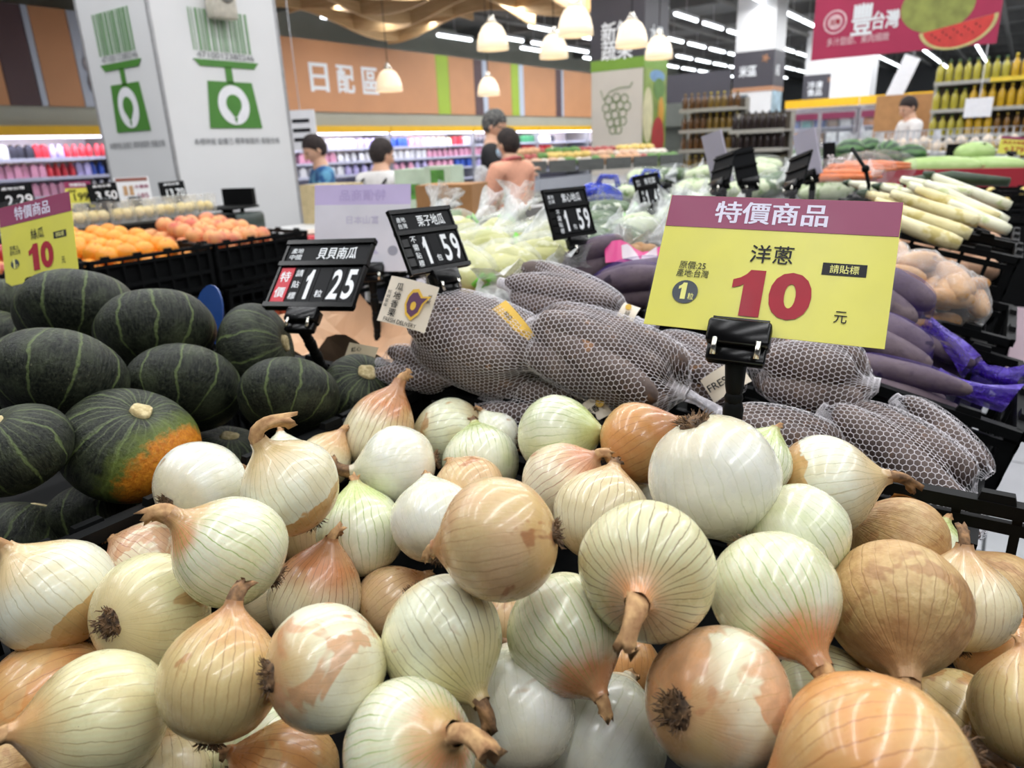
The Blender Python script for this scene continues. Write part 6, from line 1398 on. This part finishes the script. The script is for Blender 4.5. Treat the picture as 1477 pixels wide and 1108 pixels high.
# ================================================================ PEOPLE
SKIN = NT('skin', .5); SKIN.color(lin((214, 168, 140))); SKIN.b.inputs['Subsurface Weight'].default_value = .1; SKIN = SKIN.m
HAIRG = strand_mat('grey_black_hair', (44, 44, 46), (118, 116, 112), 60); HAIRB = strand_mat('dark_brown_hair', (28, 22, 22), (52, 40, 36), 60)
def skin_body(name, V, E, m, parent, sub=2, root=0):
    me = bpy.data.meshes.new(name); me.from_pydata([v[:3] for v in V], E, []); me.materials.append(m); o = link(name, me, parent)
    sk = o.modifiers.new('skin', 'SKIN'); sk.use_smooth_shade = True; sk.branch_smoothing = .3
    lay = me.skin_vertices[0].data if me.skin_vertices else None
    if lay is None:
        b = bmesh.new(); b.from_mesh(me); b.verts.layers.skin.verify(); b.to_mesh(me); b.free(); lay = me.skin_vertices[0].data
    for k, v in enumerate(V):
        r = v[3]; lay[k].radius = r if hasattr(r, '__len__') else (r, r); lay[k].use_root = k == root
    s = o.modifiers.new('smooth', 'SUBSURF'); s.levels = s.render_levels = sub; return o
def person(label, loc, yaw, arms, shirt, trousers, hair, head_turn=(0, 0), s=1.0, lean=0.0, female=False, long_sleeve=False, hairlen=.05, extras=()):
    """local +Y is where the person faces. arms: for left(-x) and right(+x): elbow and wrist points"""
    t = thing('person', label, 'person', loc, (0, 0, yaw)); t.scale = (s, s, s)
    sw = .165 if female else .185
    def ln(y, z): return y + lean * max(0, z - .95)
    V = [(0, ln(0, .95), .95, (.135, .105)), (0, ln(.01, 1.12), 1.12, (.118, .09)), (0, ln(.01, 1.28), 1.28, (.142, .10)), (0, ln(.0, 1.40), 1.40, (.10, .075)), (0, ln(.0, 1.46), 1.46, .060), (0, ln(.02, 1.54), 1.54, .060)]
    E = [(0, 1), (1, 2), (2, 3), (3, 4), (4, 5)]
    def addv(v, frm): V.append(v); E.append((frm, len(V) - 1)); return len(V) - 1
    hands = []
    for k, sx in enumerate((-1, 1)):
        el, wr = arms[k]; sh = addv((sx * sw, ln(0, 1.39), 1.385, .058), 3); e = addv((*el, .043), sh); w_ = addv((*wr, .030), e)
        d = (Vector(wr) - Vector(el)).normalized(); side = d.cross(Vector((0, 0, 1))); side = side.normalized() if side.length > .1 else Vector((1, 0, 0)); pm = Vector(wr) + d * .06; p_ = addv((*pm, (.036, .020)), w_)
        for j in range(4):
            b = pm + d * .03 + side * (.018 * (j - 1.5)); c1 = b + d * (.035 + .006 * (j in (1, 2))) - Vector((0, 0, .008)); f1 = addv((*b, .0105), p_); f2 = addv((*c1, .0095), f1); addv((*(c1 + d * .02 - Vector((0, 0, .022))), .008), f2)
        th = Vector(wr) + d * .03 - side * sx * .035; a1 = addv((*th, .012), w_); addv((*(th + d * .04), .009), a1)
    for sx in (-1, 1):
        h = addv((sx * .09, 0, .86, .095), 0); kn = addv((sx * .095, .01, .48, .060), h); an = addv((sx * .10, -.01, .09, .040), kn); addv((sx * .115, .13, .035, (.042, .03)), an)
    skin_body('body', V, E, SKIN, t)
    # clothes follow the same joints, a little larger
    SV = [(0, ln(0, .88), .88, (.155, .122)), (0, ln(.01, 1.12), 1.12, (.14, .112)), (0, ln(.01, 1.28), 1.28, (.158, .118)), (0, ln(0, 1.41), 1.405, (.115, .088)), (0, ln(0, 1.445), 1.45, .068)]; SE = [(0, 1), (1, 2), (2, 3), (3, 4)]
    for k, sx in enumerate((-1, 1)):
        el, wr = Vector(arms[k][0]), Vector(arms[k][1]); SV.append((sx * sw, ln(0, 1.39), 1.388, .076)); i = len(SV) - 1; SE.append((3, i)); shp = Vector((sx * sw, ln(0, 1.39), 1.388)); q = el if long_sleeve else shp.lerp(el, .75)
        SV.append((*q, .062)); SE.append((i, i + 1))
        if long_sleeve: SV.append((*el.lerp(wr, .85), .046)); SE.append((i + 1, i + 2))
    if female: SV = [(*v[:3], tuple(1.13 * q for q in v[3]) if hasattr(v[3], '__len__') else v[3] * 1.18) for v in SV]
    skin_body('shirt', SV, SE, shirt, t)
    TV = [(0, 0, .93, (.15, .115))]; TE = []
    for sx in (-1, 1): n = len(TV); TV += [(sx * .092, 0, .85, .108), (sx * .097, .01, .48, .080), (sx * .10, -.005, .11, .062)]; TE += [(0, n), (n, n + 1), (n + 1, n + 2)]
    skin_body('trousers', TV, TE, trousers, t)
    for sx in (-1, 1): mb = MB(); mb.ball((sx * .115, .06, .045), (.05, .14, .05), 12, 8); mb.build('shoe', CARD, t)
    hd = link('head', None, t, (0, ln(.02, 1.6), 1.575), (head_turn[0], 0, head_turn[1]))
    mb = MB(); mb.ball((0, 0, 0), (.076, .098, .118), 24, 18); vs = []
    for x, y, z in mb.v:
        if z < -.02: k = (-.02 - z) / .1; x *= 1 - .28 * k; y = y * (1 - .15 * k) + .012 * k
        if y > .05 and abs(x) < .06 and .0 < z < .035: y -= .010
        vs.append((x, y, z))
    mb.v = vs; mb.tube([(0, .088, .025), (0, .108, -.005), (0, .112, -.022), (0, .090, -.030)], [.008, .012, .016, .008], 8); f = mb.build('face', SKIN, hd)
    for sx in (-1, 1):
        m2 = MB(); m2.ball((sx * .030, .086, .015), (.013, .008, .007), 10, 6); m2.build('eye', mat('eye_dark', (40, 30, 28), .3), hd); m2 = MB(); m2.ball((sx * .077, -.005, -.005), (.012, .02, .032), 10, 8); m2.build('ear', SKIN, hd)
    m2 = MB(); m2.ball((0, .088, -.058), (.022, .008, .006), 10, 6); m2.build('mouth', mat('lips', (168, 96, 88), .5), hd)
    mb = MB(); mb.ball((0, -.012, .022), (.090, .104, .114), 24, 16); vs = []
    for x, y, z in mb.v:
        lim = .045 if y > .03 else (-hairlen if y < .0 else -.0)
        if z < lim: k = .90 if y > .03 else .96; x, y, z = x * k, (y * .86 if y > .03 else y * .97), max(z, lim - .02)
        f2 = 1 + .04 * noise.noise(Vector((x, y, z)) * 30); vs.append((x * f2, y * f2, z * f2))
    mb.v = vs; mb.build('hair', hair, hd); return t, hd
BLK = mat('black_tshirt', (24, 24, 27), .8, 0, .1, 40, .1); NAVY = mat('dark_trousers', (38, 40, 50), .8); PEACH = mat('peach_knit', (230, 166, 138), .85, 0, .06, 90, .3); WHB = mat('white_blouse', (224, 220, 218), .8, 0, .03, 30, .1); MARO = mat('maroon_skirt', (120, 28, 42), .8)
def floral():
    q = NT('blue_floral_shirt', .8); n = q.noise(q.obj(), 14, 3, .6, .5); q.color(q.mix(q.mr(n, .42, .6), lin((36, 84, 140)), lin((96, 156, 190)))); return q.m
p = at(702, 165, 5.8)
t, hd = person('man in black t-shirt with grey hair and glasses holding a clear bag', (p.x, p.y, 0), radians(-58), (((-.22, .10, 1.12), (-.06, .28, 1.17)), ((.25, .10, 1.12), (.12, .30, 1.20))), BLK, NAVY, HAIRG, (-.45, -.2), 1.0, .06)
for sx in (-1, 1): mb = MB(); mb.tube([(sx * .034 + .024 * cos(a), .102, .012 + .018 * sin(a)) for a in np.linspace(0, 2 * pi, 15)], .003, 5, caps=False); mb.tube([(sx * .058, .10, .016), (sx * .078, .0, .012)], .003, 5); mb.build('glasses', BLACKG, hd)
o = leafy_lump(77, .20, .06, .3).build('plastic_bag', CTOP, None, at(696, 258, 5.45), (0, 1.4, 0)); tag(o, 'clear plastic produce bag held by the man in black', 'bag')
p = at(740, 183, 5.2); k = p.z / 1.71
t, hd = person('woman in peach cardigan with short dark hair and blue face mask', (p.x, p.y, 0), radians(78), (((-.20, .12, 1.10), (-.04, .32, 1.08)), ((.22, .10, 1.08), (.06, .30, 1.02))), PEACH, MARO, HAIRB, (-.15, .1), k, .08, True, True, .10)
mb = MB(); mb.ball((0, .062, -.045), (.062, .052, .052), 16, 10); mb.build('face_mask', mat('pale_blue_mask', (176, 204, 226), .8), hd)
mb = MB(); mb.tube([(-.06, .13, 1.42), (-.05, .15, 1.25), (-.05, .16, 1.0)], .012, 6); mb.tube([(.06, .13, 1.42), (.05, .15, 1.25), (.05, .16, 1.0)], .012, 6); mb.tube([(.17 * cos(q), .02 + .135 * sin(q), .89) for q in np.linspace(0, 2 * pi, 25)], .012, 6, caps=False); mb.tube([(.085 * cos(q), .035 + .075 * sin(q), 1.455 - .02 * sin(q)) for q in np.linspace(0, 2 * pi, 21)], .013, 6, caps=False); mb.build('rose_trim', mat('rose_knit_trim', (196, 104, 104), .85), t)
mb = MB(); mb.tube([(.10, .1, 1.38), (.16, .13, 1.1), (.17, .10, .95)], .012, 6); mb.rbox((.19, .10, .88), (.10, .24, .22), .03); mb.build('shoulder_bag', mat('tan_leather', (176, 120, 70), .6), t)
p = at(540, 198, 5.0); k = p.z / 1.71
t, hd = person('woman in white blouse with dark hair and black back strap', (p.x, p.y, 0), radians(12), (((-.20, .10, 1.10), (-.10, .30, 1.05)), ((.22, .08, 1.08), (.10, .28, 1.05))), WHB, NAVY, HAIRB, (-.35, -.45), k, .10, True, True, .11)
mb = MB(); mb.tube([(-.10, .03, 1.43), (-.12, -.10, 1.36), (-.02, -.125, 1.22), (.10, -.12, 1.02), (.12, -.10, .95)], .010, 6); mb.tube([(.10, .03, 1.43), (.10, -.09, 1.36), (-.02, -.125, 1.22), (-.12, -.11, 1.0)], .010, 6); mb.build('back_strap', CARD, t)
mb = MB()
for q in range(6): mb.ball((.02 * (q % 3) - .01, -.118 - .004 * (q % 2), 1.27 + .022 * (q // 2)), (.012, .006, .012), 8, 5)
mb.build('blouse_print', mat('rose_print', (206, 110, 120), .8), t)['kind'] = 'stuff'
p = at(466, 192, 5.6); k = p.z / 1.71
person('man in blue floral shirt looking down at an open carton', (p.x, p.y, 0), radians(150), (((-.24, .12, 1.12), (-.14, .34, 1.08)), ((.24, .12, 1.12), (.14, .34, 1.08))), floral(), NAVY, HAIRB, (-.5, .1), k, .10)
p = at(1325, 137, 9.0); k = p.z / 1.71
person('man in white t-shirt far back between freezers and oil shelf', (p.x, p.y, 0), radians(120), (((-.24, .10, 1.12), (-.12, .32, 1.08)), ((.24, .10, 1.12), (.12, .32, 1.08))), WHB, NAVY, HAIRB, (-.5, .2), k, .12)
carton('tall brown carton stack behind the man in white, left box', 1290, 138, 12.4, (.5, .4, at(1290, 138, 12.4).z), 0, KR, []); carton('tall brown carton stack behind the man in white, right box', 1330, 136, 12.9, (.6, .4, at(1330, 136, 12.9).z), 0, KR, [])
# round white display tags hung in the aisle by the pillar
o = MB().box((0, 0, 0), (.26, .02, .34)).tube([(0, 0, .17), (0, 0, 2.8)], .004, 5).build('hanging_tag', WHITE, None, at(436, 188, 6.4), (0, 0, .5)); tag(o, 'white hanging tag with dark print right of the scale pillar', 'tag')
for k in range(3): MB().box((0, -.012, .08 - .08 * k), (.16, .004, .03)).build('printed_line', INKK, o)
